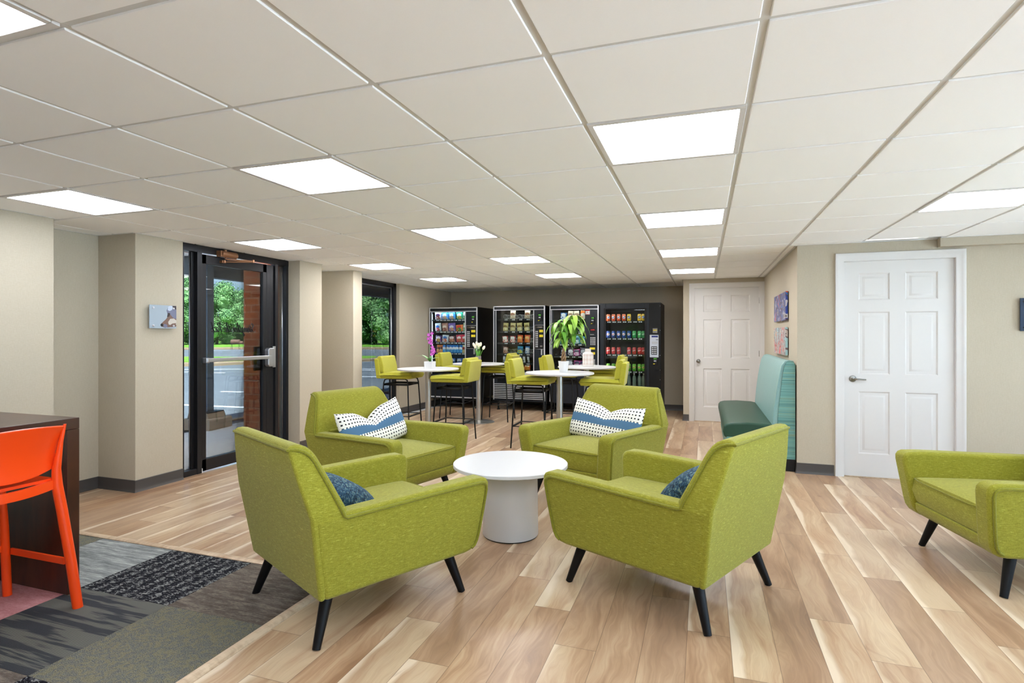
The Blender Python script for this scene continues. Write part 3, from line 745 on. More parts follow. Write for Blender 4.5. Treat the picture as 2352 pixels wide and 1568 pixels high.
where = {130: 'leftmost of the row, past the brick wall end', 240: 'second from the left end of the row', 345: 'third from the left end of the row', 680: 'between the brick pier and the beige columns', 600: 'behind the brick pier', 750: 'behind the beige columns', 965: 'rightmost of the row, past the far window', 405: 'seen through the sidelight left of the glass door', 447: 'showing at the left edge of the glass door', 498: 'tallest crown seen through the glass door', 545: 'seen beside the brick pier through the glass door', 815: 'seen at the left side of the far window', 862: 'filling the middle of the far window', 905: 'behind the right frame of the far window'}
used = [False, False]
for i, (x, d, s_, _) in enumerate(tl):
    k = i % 2; o = copy_tree(protos[k]) if used[k] else protos[k]; used[k] = True
    X, Y = at(x, d); o.location = (X, Y, ZA + .1); o.scale = (s_, s_, s_); o.rotation_euler = (0, 0, i * 1.3)
    if x in where: tag(o, 'leafy green tree across the lot, ' + where[x], 'tree', 'trees beyond the parking lot')
    else: tag(o, 'full green leafy tree across the parking lot, hidden from view by the room walls', 'tree', 'hidden trees beyond the parking lot')

# ------------------------------------------------------------------ armchairs
def hw(z): return .40 + .05 * (z - .21) / .375 if z < .585 else .45 - .115 * (z - .585) / .30
def side(pts, sgn, th=None):
    return [(x, sgn * (hw(z) if th is None else min(hw(z), .45) - th), z) for x, z in pts]
def make_armchair():
    r = empty('armchair', (0, 0, 0))
    # backrest: rear panel plus leaning upper back, narrowing upward
    prof = [(0, .21), (-.03, .40), (-.06, .585), (-.088, .72), (-.114, .868), (-.110, .880), (-.098, .888), (-.078, .889), (-.052, .884), (-.028, .872), (-.008, .853), (.008, .828), (.055, .72), (.105, .60), (.105, .52), (.02, .50), (.03, .21)]
    mb = MB(); n = len(prof); L = [(x, hw(z) - (.004 if z < .6 else 0), z) for x, z in prof]; R = [(x, -y, z) for x, y, z in L]
    mb.add(L + R, [(i, (i + 1) % n, n + (i + 1) % n, n + i) for i in range(n)])
    lo = [0, 1, 2, 13, 14, 15, 16]; up = list(range(2, 14))
    mb.f += [lo, up, [n + i for i in lo][::-1], [n + i for i in up][::-1]]; mb.mi += [0] * 4
    # inner back pad between the arms
    mb.box(.0, .115, -.335, .335, .36, .60)
    mb.build('backrest', M_lime, r, bevel=.024, seg=4, blim=42)
    for s_ in (1, -1):
        a = [(.02, .208), (.80, .208), (.838, .214), (.866, .232), (.884, .262), (.892, .30), (.924, .545), (.922, .572), (.908, .592), (.885, .602), (.80, .605), (.10, .590), (-.045, .583), (-.02, .42)]
        mb = MB(); m = len(a)
        out = [(x, s_ * (.40 + .05 * (z - .21) / .375), z) for x, z in a]; inn = [(x, s_ * ((.40 + .05 * (z - .21) / .375) - .105 - .012 * (x > .8)), z) for x, z in a]
        mb.add(out + inn, [tuple(range(m)), tuple(range(2 * m - 1, m - 1, -1))] + [(i, (i + 1) % m, m + (i + 1) % m, m + i) for i in range(m)])
        mb.build('armrest', M_lime, r, bevel=.024, seg=4, blim=42)
    mb = MB(); mb.prism([(.02, .208), (.80, .208), (.835, .214), (.858, .232), (.870, .255), (.874, .296), (.02, .296)], -.335, .335, 'y'); mb.build('seat_base', M_lime, r, bevel=.012, seg=3)
    def wp(p, u, v, sg):
        if sg > 0: p.z += .018 * (1 - u * u) * (1 - v * v)
        return p
    mb, uv = cushion(.80, .665, .155, 20, 11, 16, wp)
    o = mb.build('seat_cushion', M_lime, r); weld(o); o.location = (.487, 0, .374)
    # welt cord of the seat cushion
    mb = MB(); P = []
    for k in range(40):
        an = 2 * pi * k / 40; cx_, sy_ = cos(an), sin(an); f = (abs(cx_) ** 14 + abs(sy_) ** 14) ** (-1 / 14)
        P.append((.487 + .398 * cx_ * f, .330 * sy_ * f, .440))
    mb.tube(P, .0042, 6, closed=True); mb.build('cushion_welt', M_pipe, r)
    # piping
    mb = MB(); half = []
    pl = [(.83, .232), (.850, .245), (.863, .270), (.870, .30), (.887, .42), (.899, .538), (.895, .560), (.880, .574), (.858, .580), (.80, .581), (.55, .577), (.30, .572), (.10, .568), (.088, .574), (.078, .600), (.030, .72), (-.006, .806), (-.026, .838), (-.052, .858), (-.080, .868), (-.106, .872)]
    def ysd(x, z): return (.40 + .05 * (z - .21) / .375 if z < .6 else hw(z)) + .0035
    Lp = [(x, ysd(x, z), z) for x, z in pl]; Lp[-1] = (-.112, ysd(0, .87) - .008, .868)
    full = Lp + [(x, -y, z) for x, y, z in reversed(Lp)]
    mb.tube(full, .0075, 8); mb.build('piping', M_pipe, r)
    for sx, sy in ((0, 1), (0, -1), (1, 1), (1, -1)):
        mb = MB(); top = (.075 + .66 * sx, .315 * sy, .215); bot = (.0 + .80 * sx, .362 * sy, 0)
        d = (Vector(bot) - Vector(top))
        mb.tube([top, Vector(top) + d * .5, Vector(bot) - Vector((0, 0, 0)), ], .029, 16, r2=.018)
        # flat foot
        mb.box(top[0] - .05, top[0] + .05, top[1] - .02, top[1] + .02, .195, .212)
        mb.build('leg', M_blackwood, r)
    return r
AP = make_armchair()
chairs = [(-1.901, 2.179, radians(62.7), 'lime green armchair front left, back to the camera, rear legs at the carpet edge'),
          (.174, 3.004, radians(154.2), 'lime green armchair front right, back to the camera, facing the low round table'),
          (-2.85, 4.11, radians(-14.5), 'lime green armchair near the glass door, holding a patterned lumbar pillow'),
          (-.723, 5.153, radians(-111.5), 'lime green armchair facing the camera, nearest the bar tables, with a patterned lumbar pillow'),
          (2.18, 4.07, radians(191), 'lime green armchair at the right edge, in front of the lever-handle door')]
for i, (x, y, h, lab) in enumerate(chairs):
    o = AP if i == 0 else copy_tree(AP)
    o.location = (x, y, .0075 if i == 0 else 0); o.rotation_euler = (0, 0, h); tag(o, lab, 'armchair', 'lime armchairs')
AP.location.z = 0.0

# pillows
def f_dots(t, b):
    uvn = t.n('ShaderNodeUVMap').outputs[0]; u, v, _ = t.xyz(uvn); w = t.noise(uvn, 30, 2)
    P = .0285
    uu = t.m('SUBTRACT', t.m('FRACT', t.m('ADD', t.m('DIVIDE', u, P), t.m('MULTIPLY', w, .35))), .5); vv = t.m('SUBTRACT', t.m('FRACT', t.m('ADD', t.m('DIVIDE', v, P), t.m('MULTIPLY', w, .25))), .5)
    dot = t.m('MULTIPLY', t.m('LESS_THAN', t.m('ABSOLUTE', uu), .215), t.m('LESS_THAN', t.m('ABSOLUTE', vv), .20))
    sc = t.m('MULTIPLY', t.m('SUBTRACT', 1., t.m('ABSOLUTE', t.m('MULTIPLY', uu, 2.))), .008)
    band = t.m('LESS_THAN', t.m('ABSOLUTE', v), t.m('ADD', t.m('MULTIPLY', sc, 1.), .033))
    fine = t.noise(uvn, 500, 2)
    col = t.mix(t.m('MULTIPLY', fine, .3), lin((240, 238, 230)), lin((214, 210, 200)))
    col = t.mix(dot, col, lin((28, 26, 30)))
    col = t.mix(band, col, t.mix(fine, lin((64, 100, 134)), lin((96, 132, 162))))
    t.L.new(col, b.inputs['Base Color']); t.L.new(t.bump(t.m('ADD', fine, t.m('MULTIPLY', band, .5)), .4, .002), b.inputs['Normal'])
M_dots = mat('dotted_linen_with_blue_band', rough=.9, spec=.15, fn=f_dots)
M_linen = mat('plain_white_linen', (224, 226, 228), .9)
def f_knit(t, b):
    c = t.co(); n1 = t.noise(c, 1, 2, .5, .6, (150, 50, 60)); n2 = t.noise(c, 1, 2, .5, .6, (50, 170, 60)); n3 = t.noise(c, 4, 2)
    v = t.m('ADD', t.m('MULTIPLY', n1, .5), t.m('MULTIPLY', n2, .5))
    col = t.ramp(v, [(.40, lin((12, 28, 42))), (.52, lin((34, 76, 104))), (.66, lin((128, 148, 126)))])
    t.L.new(col, b.inputs['Base Color']); t.L.new(t.bump(v, .8, .006), b.inputs['Normal'])
M_knit = mat('teal_tweed_knit', rough=.9, fn=f_knit)
def lumbar(name, lab, pinch, skew, parent_pose, loc, lean, roll, twist=0):
    def wp(p, u, v, sg):
        # corners peak, the top middle is chopped in, the pad bends round the chair back
        k = max(0, 1 - abs(u) * 1.7)
        p.y -= pinch * k * k * max(0, v + .15)
        p.y += .02 * abs(u) ** 3 * (v > 0) * v
        p.y += skew * u * u * (1 if u > 0 else .2)
        p.z += -.04 * k * max(0, v) + .05 * u * u * .6
        return p
    mb, uv = cushion(.70, .325, .14, 24, 1.7, 5, wp)
    r = empty(name, (0, 0, 0), 0, lab, 'pillow', 'patterned lumbar pillows')
    o = mb.build('pillow_cover', M_dots, r, uv=uv); weld(o)
    m4 = parent_pose @ Matrix.Translation(loc) @ Matrix.Rotation(lean, 4, 'Y') @ Matrix.Rotation(twist, 4, 'X') @ Matrix(((0, 0, 1, 0), (1, 0, 0, 0), (0, 1, 0, 0), (0, 0, 0, 1))) @ Matrix.Rotation(roll, 4, 'Z')
    r.matrix_world = m4
    return r
def pose(i):
    x, y, h, _ = chairs[i]; return Matrix.Translation((x, y, 0)) @ Matrix.Rotation(h, 4, 'Z')
lumbar('lumbar_pillow', 'dotted white pillow with blue band, creased to a V, near the glass door', .085, .02, pose(2), (.235, .0, .580), radians(-22), radians(5))
lumbar('lumbar_pillow', 'dotted white pillow with blue band, leaning in the camera-facing armchair', .05, 0, pose(3), (.235, .0, .578), radians(-22), radians(-4))
def sqp(lab, i, loc, lean, rot):
    def wp(p, u, v, sg): p *= 1 + .06 * (abs(u) * abs(v)) ** 2; return p
    mb, uv = cushion(.37, .35, .20, 16, 1.7, 3.2, wp)
    o = mb.build('throw_pillow', M_knit, uv=uv); weld(o)
    o.matrix_world = pose(i) @ Matrix.Translation(loc) @ Matrix.Rotation(lean, 4, 'Y') @ Matrix(((0, 0, 1, 0), (1, 0, 0, 0), (0, 1, 0, 0), (0, 0, 0, 1))) @ Matrix.Rotation(rot, 4, 'Z')
    tag(o, lab, 'pillow', 'teal tweed pillows')
sqp('teal and navy tweed pillow on the seat of the front left armchair', 0, (.29, .02, .515), radians(-58), radians(10))
sqp('teal and navy tweed pillow on the seat of the front right armchair', 1, (.26, -.02, .525), radians(-48), radians(-8))
def f_gs(t, b):
    x, y, z = t.xyz(t.co()); s_ = t.m('GREATER_THAN', t.m('FRACT', t.m('MULTIPLY', y, 60.)), .6)
    t.L.new(t.mix(s_, lin((160, 178, 96)), lin((226, 230, 196))), b.inputs['Base Color'])
M_gs = mat('green_striped_linen', rough=.9, fn=f_gs)
mb, uv = cushion(.40, .36, .14, 14, 1.7, 4)
o = mb.build('throw_pillow', M_gs, uv=uv); weld(o)
o.matrix_world = pose(4) @ Matrix.Translation((.20, -.06, .545)) @ Matrix.Rotation(radians(-16), 4, 'Y') @ Matrix(((0, 0, 1, 0), (1, 0, 0, 0), (0, 1, 0, 0), (0, 0, 0, 1)))
tag(o, 'pale green striped pillow on the armchair at the right edge of the frame', 'pillow')

# ------------------------------------------------------------------ low round table
X, Y = at(1172.5, 3.82)
r = empty('coffee_table', (X, Y, 0), 0, 'low round white pedestal table between the four lime armchairs', 'table')
mb = MB(); mb.lathe([(0, .464), (.384, .464), (.388, .467), (.388, .485), (.385, .488), (0, .488)], 96); mb.build('table_top', M_laminate, r)
mb = MB(); mb.lathe([(0, .008), (.187, .008), (.189, .012), (.183, .464), (0, .464)], 64); mb.build('pedestal', M_laminate, r)
mb = MB(); mb.lathe([(0, 0), (.182, 0), (.182, .009), (0, .009)], 48); mb.build('foot_ring', M_black, r)

# ------------------------------------------------------------------ bar tables
def make_bar():
    r = empty('bar_table', (0, 0, 0))
    mb = MB(); mb.lathe([(0, .888), (.385, .888), (.402, .893), (.405, .899), (.405, .908), (.402, .912), (0, .912)], 72); mb.build('table_top', M_laminate, r)
    mb = MB(); mb.lathe([(0, .876), (.09, .876), (.09, .888), (0, .888)], 24); mb.build('mounting_plate', M_black, r)
    mb = MB(); mb.lathe([(0, .014), (.038, .014), (.038, .877), (0, .877)], 32); mb.build('pole', M_chrome, r)
    mb = MB(); mb.lathe([(0, 0), (.245, 0), (.245, .006), (.22, .012), (.06, .020), (.045, .03), (0, .03)], 56); mb.build('base', M_chrome, r)
    return r
BT = [at(983.5, 7.43), at(1285.5, 6.65), at(1099.5, 8.75), at(1347.5, 7.9)]
lb = ['round white bar table holding the purple orchid in a square pot', 'round white bar table holding the leafy green plant in a white pot', 'round white bar table holding the vase of white tulips', 'round white bar table holding the white patterned bottle vase']
bt = make_bar()
for i, (x, y) in enumerate(BT):
    o = bt if i == 0 else copy_tree(bt); o.location = (x, y, 0); tag(o, lb[i], 'table', 'white bar tables')

# ------------------------------------------------------------------ bar stools
def make_stool():
    r = empty('bar_stool', (0, 0, 0))
    L, Wd = .50, .45
    def wp(p, u, v, sg):
        p.z += .008 * (1 - u * u) if sg > 0 else 0
        return p
    mb, uv = cushion(L, Wd, .080, 14, 7, 14, wp)
    o = mb.build('seat', M_lime2, r); weld(o); o.location = (0, 0, .803)
    # thin wrapped outer back shell
    mb = MB(); mb.prism([(-.265, .765), (-.20, .765), (-.205, .80), (-.235, 1.035), (-.275, 1.035), (-.300, 1.03)], -.222, .222, 'y'); mb.build('back_shell', M_lime2, r, bevel=.012, seg=3)
    mb = MB(); mb.prism([(-.222, .85), (-.155, .84), (-.165, .93), (-.195, 1.055), (-.215, 1.068), (-.245, 1.065), (-.258, 1.045)], -.215, .215, 'y'); mb.build('back_cushion', M_lime2, r, bevel=.018, seg=4)
    for s_ in (1, -1):
        y0, y1 = .165 * s_, .215 * s_
        mb = MB(); x0, x1 = .165, .215
        lp = [(-x1, y1, 0), (-x0 - .012, y0 + .012 * s_, .70), (-x0 + .0, y0 + .004 * s_, .745), (-x0 + .035, y0, .760), (x0 - .035, y0, .760), (x0, y0 + .004 * s_, .745), (x0 + .012, y0 + .012 * s_, .70), (x1, y1, 0)]
        mb.tube(lp, .0095, 8); mb.build('leg_loop', M_black, r)
    def cr(z): k = z / .76; return .215 - .05 * k
    for s_ in (1, -1):
        c = cr(.685); bxp('rail', M_black, r, [(-c, c, s_ * c - .003, s_ * c + .003, .670, .698)], 0)
    for s_ in (1, -1):
        c = cr(.685); bxp('rail', M_black, r, [(s_ * c - .003, s_ * c + .003, -c, c, .670, .698)], 0)
    for s_ in (1, -1):
        c = cr(.26)
        mb = MB(); mb.tube([(-c, s_ * c, .26), (c, s_ * c, .26)], .006, 6); mb.build('footrest', M_black, r)
        mb = MB(); mb.box(s_ * c - .010, s_ * c + .010, -c, c, .252, .268); mb.build('footrest', M_black, r)
    return r
def nr(x, d, sg): p = at(x, d); return (p[0] + sg * .25, p[1] + .225)
ST = [((-3.95, 6.83), 5, 'lime bar stool with its back to the far window, at the orchid table'),
      ((-3.02, 6.55), 183, 'lime bar stool at the right side of the orchid table, back to camera'),
      (nr(1004, 9.1, 1), 2, 'lime bar stool left of the tulip table, in front of the chip machine'),
      (nr(1168, 8.66, -1), 184, 'lime bar stool right of the tulip table, in front of the sandwich machine'),
      ((-1.98, 6.57), 2, 'lime bar stool left of the leafy plant table, closest to the armchairs'),
      (nr(1427, 6.35, -1), 183, 'lime bar stool right of the leafy plant table, nearer the camera'),
      (nr(1243, 7.9, 1), 2, 'lime bar stool left of the patterned vase table, behind the leafy plant'),
      (nr(1426, 7.85, -1), 182, 'lime bar stool right of the patterned vase table, by the drink machine')]
sp = make_stool()
for i, ((x, y), a, lab) in enumerate(ST):
    o = sp if i == 0 else copy_tree(sp); o.location = (x, y, 0); o.rotation_euler = (0, 0, radians(a)); tag(o, lab, 'bar stool', 'lime bar stools')
# ------------------------------------------------------------------ vending machines
M_mach = mat('dark_blue_black_steel', (20, 27, 36), .38, spec=.4)
M_machb = mat('machine_black', (5, 6, 8), .45, spec=.3)
M_inner = mat('machine_liner', (26, 28, 32), .6)
M_trim = mat('polished_trim', (222, 224, 230), .32, metal=.45)
M_keyw = mat('white_keycap', (226, 228, 230), .5)
M_yellow = mat('yellow_sticker', (226, 206, 40), .6)
M_greens = mat('green_sticker', (84, 176, 60), .6)
M_silver = mat('silver_panel', (190, 196, 208), .4, metal=.3)
M_wtag = mat('price_tag_white', (232, 234, 236), .6)
M_tubec = mat('lit_tube_cool', (200, 222, 255), .5, emit=16)
M_tubew = mat('lit_tube_white', (255, 250, 240), .5, emit=7)
M_red = mat('red_ink', (200, 40, 40), .6); M_navy = mat('navy_display', (30, 46, 120), .3)
def bx(mb, *q): mb.box(*q); return mb
FY = 9.50
def machine(name, x0, x1, H, lab, win, zb, style):
    # front face plane y = FY, body runs back to FY + .86; win = (x0, x1, z0, z1) glass area
    r = empty(name, (x0, FY, 0), 0, lab, 'vending machine', 'black vending machines'); w = x1 - x0
    a, b, c, d = win[0] - x0, win[1] - x0, win[2], win[3]
    D = .86; F = .05
    mb = MB(); zb_ = zb
    mb.box(0, .02, F, D, zb_, H); mb.box(w - .02, w, F, D, zb_, H); mb.box(.02, w - .02, F, D, H - .02, H); mb.box(.02, w - .02, D - .02, D, zb_, H - .02); mb.box(.02, w - .02, F, D - .02, zb_, zb_ + .03)
    mb.box(b + .0, b + .02, F, D - .02, c, H - .02)
    mb.build('cabinet', M_machb, r, bevel=.003, seg=1)
    mb = MB(); mb.box(a, b, .55, .56, c, d); mb.box(a - .02, b, F, .56, c - .03, c - .005); mb.box(a - .04, a - .035, F, .55, c, d + .03); mb.build('liner', M_inner, r, smooth=False)
    # door front around the window
    mb = MB(); mb.box(0, a, 0, F, zb_, H); mb.box(b, w, 0, F, zb_, H); mb.box(a, b, 0, F, d, H); mb.box(a, b, 0, F, zb_, c)
    mb.build('door', M_mach, r, bevel=.004, seg=2)
    mb = MB(); mb.box(a, b, .018, .022, c, d); mb.build('pane', M_glass, r, smooth=False)
    for i, (lx, ly) in enumerate(((.06, .1), (w - .06, .1), (.06, D - .06), (w - .06, D - .06))):
        mb = MB(); mb.lathe([(0, 0), (.03, 0), (.03, .012), (.016, .018), (.016, zb_ + .004), (0, zb_ + .004)], 12, c=(lx, ly, 0)); mb.build('foot', M_black, r)
    return r, w, (a, b, c, d)
def shelves(r, a, b, zs, pitch, x_first, d0=.06, tagm=None):
    for z in zs:
        mb = MB(); mb.box(a - .01, b, d0, .54, z - .018, z - .006); mb.box(a - .01, b, d0 - .004, d0, z - .034, z - .002)
        sh = mb.build('shelf', M_inner, r, smooth=False)
        mb = MB(); x = x_first
        while x < b - .02:
            if x > a: mb.box(x - .022, x - .004, d0 - .007, d0 - .004, z - .028, z - .010); mb.box(x + .006, x + .03, d0 - .007, d0 - .004, z - .028, z - .010)
            x += pitch
        mb.build('price_tags', M_wtag, sh, smooth=False)
def keypad(r, x0, x1, z0, z1, nx, nz, panel=M_machb, key=M_keyw, y=-.006):
    mb = MB(); mb.box(x0, x1, y, .002, z0, z1); p = mb.build('keypad', panel, r, bevel=.002, seg=1)
    mb = MB(); kx, kz = (x1 - x0) / (nx + .4), (z1 - z0) / (nz + .4)
    for i in range(nx):
        for j in range(nz):
            cx, cz = x0 + kx * (i + .7), z0 + kz * (j + .7); mb.box(cx - kx * .3, cx + kx * .3, y - .004, y, cz - kz * .3, cz + kz * .3)
    mb.build('keys', key, p, bevel=.001, seg=1)
    return p
def reader(r, x, z, w=.07, h=.13):
    mb = MB(); mb.box(x - w / 2, x + w / 2, -.03, .0, z - h / 2, z + h / 2); p = mb.build('card_reader', M_black, r, bevel=.006, seg=2)
    bxp('reader_screen', M_greens, p, [(x - w * .36, x + w * .30, -.033, -.029, z + h * .22, z + h * .42)], 0)
    bxp('reader_slot', M_silver, p, [(x - w * .32, x + w * .2, -.033, -.029, z - .01, z + .01)], 0)
    bxp('reader_sticker', M_yellow, p, [(x - w * .46, x - w * .1, -.032, -.029, z - h * .45, z - h * .36)], 0)
def coinbox(r, x0, x1, z0, z1, kx=.42):
    mb = MB(); mb.box(x0, x1, -.008, .002, z0, z1); p = mb.build('control_panel', M_black, r, bevel=.004, seg=2)
    w, h = x1 - x0, z1 - z0
    bxp('panel_rim', M_alu, p, [(x0, x1, -.010, -.004, z1 - .008, z1), (x0, x1, -.010, -.004, z0, z0 + .006), (x0, x0 + .006, -.010, -.004, z0, z1)], 0)
    bxp('display', M_nickel, p, [(x0 + w * .12, x1 - w * .12, -.012, -.006, z1 - h * .13, z1 - h * .06)], 0)
    k = keypad(p, x0 + w * .06, x0 + w * kx, z0 + h * .06, z0 + h * .78, 2, 9, y=-.012)
    for q, m in ((.70, M_yellow), (.50, M_yellow)): bxp('bill_sticker', m, p, [(x0 + w * .52, x1 - w * .06, -.014, -.006, z0 + h * q, z0 + h * (q + .10))], .001)
    bxp('bill_slot', M_machb, p, [(x0 + w * .52, x1 - w * .06, -.022, -.006, z0 + h * .26, z0 + h * .44)], .003)
    bxp('coin_return', M_nickel, p, [(x0 + w * .6, x1 - w * .12, -.016, -.006, z0 + h * .10, z0 + h * .16)], .002)
def spiral(r, x, z, y0=.07, rad=.038, turns=4, L=.30):
    mb = MB(); n = turns * 12; mb.tube([(x + rad * cos(2 * pi * i / 12), y0 + L * i / n, z + rad + .006 + rad * sin(2 * pi * i / 12)) for i in range(n + 1)], .0028, 5)
    return mb.build('vend_spiral', M_trim, r)
# --- machine 1, chips
m1, w, (a, b, c, d) = machine('vending_machine', -4.895, -3.915, 1.865, 'black snack machine with brightly lit bags, leftmost by the window wall', (-4.855, -4.165, .62, 1.775), .17, 0)
bxp('silver_trim', M_trim, m1, [(0, .018, -.012, 0, .19, 1.865), (w - .022, w, -.012, 0, .19, 1.865), (0, w, -.012, 0, 1.848, 1.865), (0, w, -.010, 0, 1.782, 1.796), (.045, .058, -.010, 0, .62, 1.78), (b, b + .018, -.010, 0, .62, 1.78), (0, w, -.012, 0, .19, .21), (0, w, -.012, 0, .545, .565)], .002)
coinbox(m1, b + .028, w - .028, 1.10, 1.53)
reader(m1, w - .075, 1.64)
bxp('door_lock', M_alu, m1, [(w - .075, w - .045, -.02, 0, 1.0, 1.10)], .003)
bxp('light_tube', M_tubec, m1, [(a - .03, a - .012, .054, .075, c + .05, d - .03), (a + .02, b - .02, .054, .075, d + .004, d + .018)], 0)
zs1 = [1.645, 1.425, 1.22, 1.02, .80]
shelves(m1, a, b, zs1, .075, a + .10)
# --- machine 2, sandwiches
m2, w2_, (a2, b2, c2, d2_) = machine('vending_machine', -3.605, -2.635, 1.872, 'black machine of spiral-held snacks, second from the left', (-3.545, -2.85, .705, 1.79), .17, 0)
bxp('silver_trim', M_trim, m2, [(0, .016, -.012, 0, .19, 1.872), (w2_ - .022, w2_, -.012, 0, .19, 1.872), (0, w2_, -.012, 0, 1.856, 1.872), (0, w2_, -.010, 0, 1.795, 1.808), (.045, .056, -.010, 0, .705, 1.79), (b2, b2 + .014, -.010, 0, .705, 1.79)], .002)
coinbox(m2, b2 + .026, w2_ - .026, 1.10, 1.53)
reader(m2, w2_ - .09, 1.66)
bxp('door_lock', M_alu, m2, [(w2_ - .075, w2_ - .045, -.02, 0, 1.0, 1.10)], .003)
bxp('delivery_flap', M_silver, m2, [(.04, b2, -.012, 0, .640, .69)], .003)
bxp('flap_recess', M_machb, m2, [(.08, b2 - .02, -.006, .002, .50, .60)], .002)
mb = MB()
for k in range(9): mb.box(.025, w2_ - .03, -.016, .0, .215 + k * .0315, .215 + k * .0315 + .011)
mb.build('louvre', M_trim, m2, smooth=False)
bxp('light_tube', M_tubew, m2, [(a2 + .03, b2 - .03, .054, .075, d2_ + .004, d2_ + .018)], 0)
zs2 = [1.645, 1.425, 1.22, 1.02, .855, .725]
shelves(m2, a2, b2, zs2, .139, a2 + .16)
# --- machine 3, behind the plant
m3, w3_, (a3, b3, c3, d3_) = machine('vending_machine', -2.553, -1.69, 1.868, 'black snack machine with the red-marked notice, standing behind the leafy green plant', (-2.49, -1.93, .735, 1.785), .17, 0)
bxp('silver_trim', M_trim, m3, [(0, .016, -.012, 0, .19, 1.868), (w3_ - .022, w3_, -.012, 0, .19, 1.868), (0, w3_, -.012, 0, 1.852, 1.868), (0, w3_, -.010, 0, 1.79, 1.803), (.03, .04, -.010, 0, .735, 1.79)], .002)
reader(m3, w3_ - .10, 1.60)
bxp('coin_plate', M_black, m3, [(w3_ - .155, w3_ - .05, -.008, .002, 1.40, 1.47)], .003)
bxp('red_display', M_red, m3, [(w3_ - .14, w3_ - .07, -.010, -.004, 1.43, 1.45)], 0)
bxp('coin_slot', M_alu, m3, [(w3_ - .15, w3_ - .08, -.012, -.004, 1.355, 1.366)], 0)
keypad(m3, w3_ - .155, w3_ - .05, 1.17, 1.325, 4, 5)
bxp('bill_sticker', M_yellow, m3, [(w3_ - .155, w3_ - .065, -.012, .0, 1.105, 1.14)], .001); bxp('bill_sticker', M_yellow, m3, [(w3_ - .155, w3_ - .065, -.012, .0, 1.02, 1.06)], .001)
bxp('door_lock', M_alu, m3, [(w3_ - .09, w3_ - .06, -.02, 0, .84, .94)], .003)
nt = bxp('notice', M_wtag, m3, [(b3 + .01, b3 + .085, -.006, .001, 1.70, 1.785)], 0); bxp('notice_stripe', M_red, nt, [(b3 + .01, b3 + .085, -.008, -.005, 1.765, 1.785), (b3 + .01, b3 + .085, -.008, -.005, 1.70, 1.706), (b3 + .04, b3 + .055, -.008, -.005, 1.735, 1.75)], 0)
bxp('light_tube', M_tubew, m3, [(a3 + .03, b3 - .03, .054, .075, d3_ + .004, d3_ + .018)], 0)
zs3 = [1.625, 1.40, 1.20, .99, .79]
shelves(m3, a3, b3, zs3, .11, a3 + .13)
mb = MB(); mb.box(.05, w3_ - .1, -.012, .0, .66, .70); mb.build('delivery_flap', M_silver, m3, bevel=.003)
bxp('flap_recess', M_machb, m3, [(.08, w3_ - .16, -.008, .002, .50, .60)], .002)
# --- machine 4, drinks
m4, w4_, (a4, b4, c4, d4_) = machine('vending_machine', -1.672, -.668, 1.885, 'black drink machine with rows of cans, rightmost beside the white door', (-1.575, -.93, .42, 1.785), .10, 0)
mb = MB(); ring_ = [(a4 - .03, b4 + .03, -.012, 0, 1.785, 1.80), (a4 - .03, b4 + .03, -.012, 0, .40, .42), (a4 - .03, a4, -.012, 0, .42, 1.785), (b4, b4 + .03, -.012, 0, .42, 1.785)]
bxp('window_surround', M_machb, m4, ring_, .003)
bxp('selector_column', M_machb, m4, [(b4 + .075, w4_, -.018, .002, .12, 1.875)], .004)
sp_ = bxp('silver_plate', M_silver, m4, [(b4 + .085, w4_ - .035, -.026, -.016, .985, 1.355)], .006, 2)
bxp('display', M_navy, sp_, [(b4 + .115, b4 + .215, -.029, -.024, 1.315, 1.34)], 0)
bxp('card_slot', M_black, sp_, [(b4 + .185, b4 + .22, -.029, -.024, 1.272, 1.279)], 0)
bxp('coin_return', M_alu, sp_, [(b4 + .12, b4 + .21, -.032, -.024, 1.21, 1.245)], .004, 2)
k = keypad(m4, b4 + .11, w4_ - .06, 1.03, 1.165, 3, 4, y=-.032)
bxp('bill_acceptor', M_nickel, m4, [(b4 + .13, b4 + .21, -.032, -.016, 1.385, 1.465)], .004); bxp('bill_sticker', M_yellow, m4, [(b4 + .14, b4 + .20, -.035, -.03, 1.425, 1.437)], 0)
reader(m4, b4 + .175, .925, .075, .115)
bxp('coin_cup', M_machb, m4, [(b4 + .165, b4 + .225, -.03, -.016, .76, .80)], .004)
for z in (.2, .6, .72, 1.0, 1.4, 1.82): pass
mb = MB()
for z in (.62, .78, 1.02, 1.43, 1.83): mb.lathe([(0, 0), (.004, 0), (.004, .004), (0, .004)], 8, M=Matrix.Translation((w4_ - .012, -.018, z)) @ Matrix.Rotation(pi / 2, 4, 'X'))
mb.build('screws', M_trim, m4)
bxp('light_tube', M_tubew, m4, [(a4 + .03, b4 - .03, .054, .075, d4_ + .004, d4_ + .018), (a4 - .03, a4 - .012, .054, .075, c4 + .05, d4_ - .05)], 0)
zs4 = [1.59, 1.305, 1.03, .75, .50]
shelves(m4, a4, b4, zs4, .087, a4 + .045)

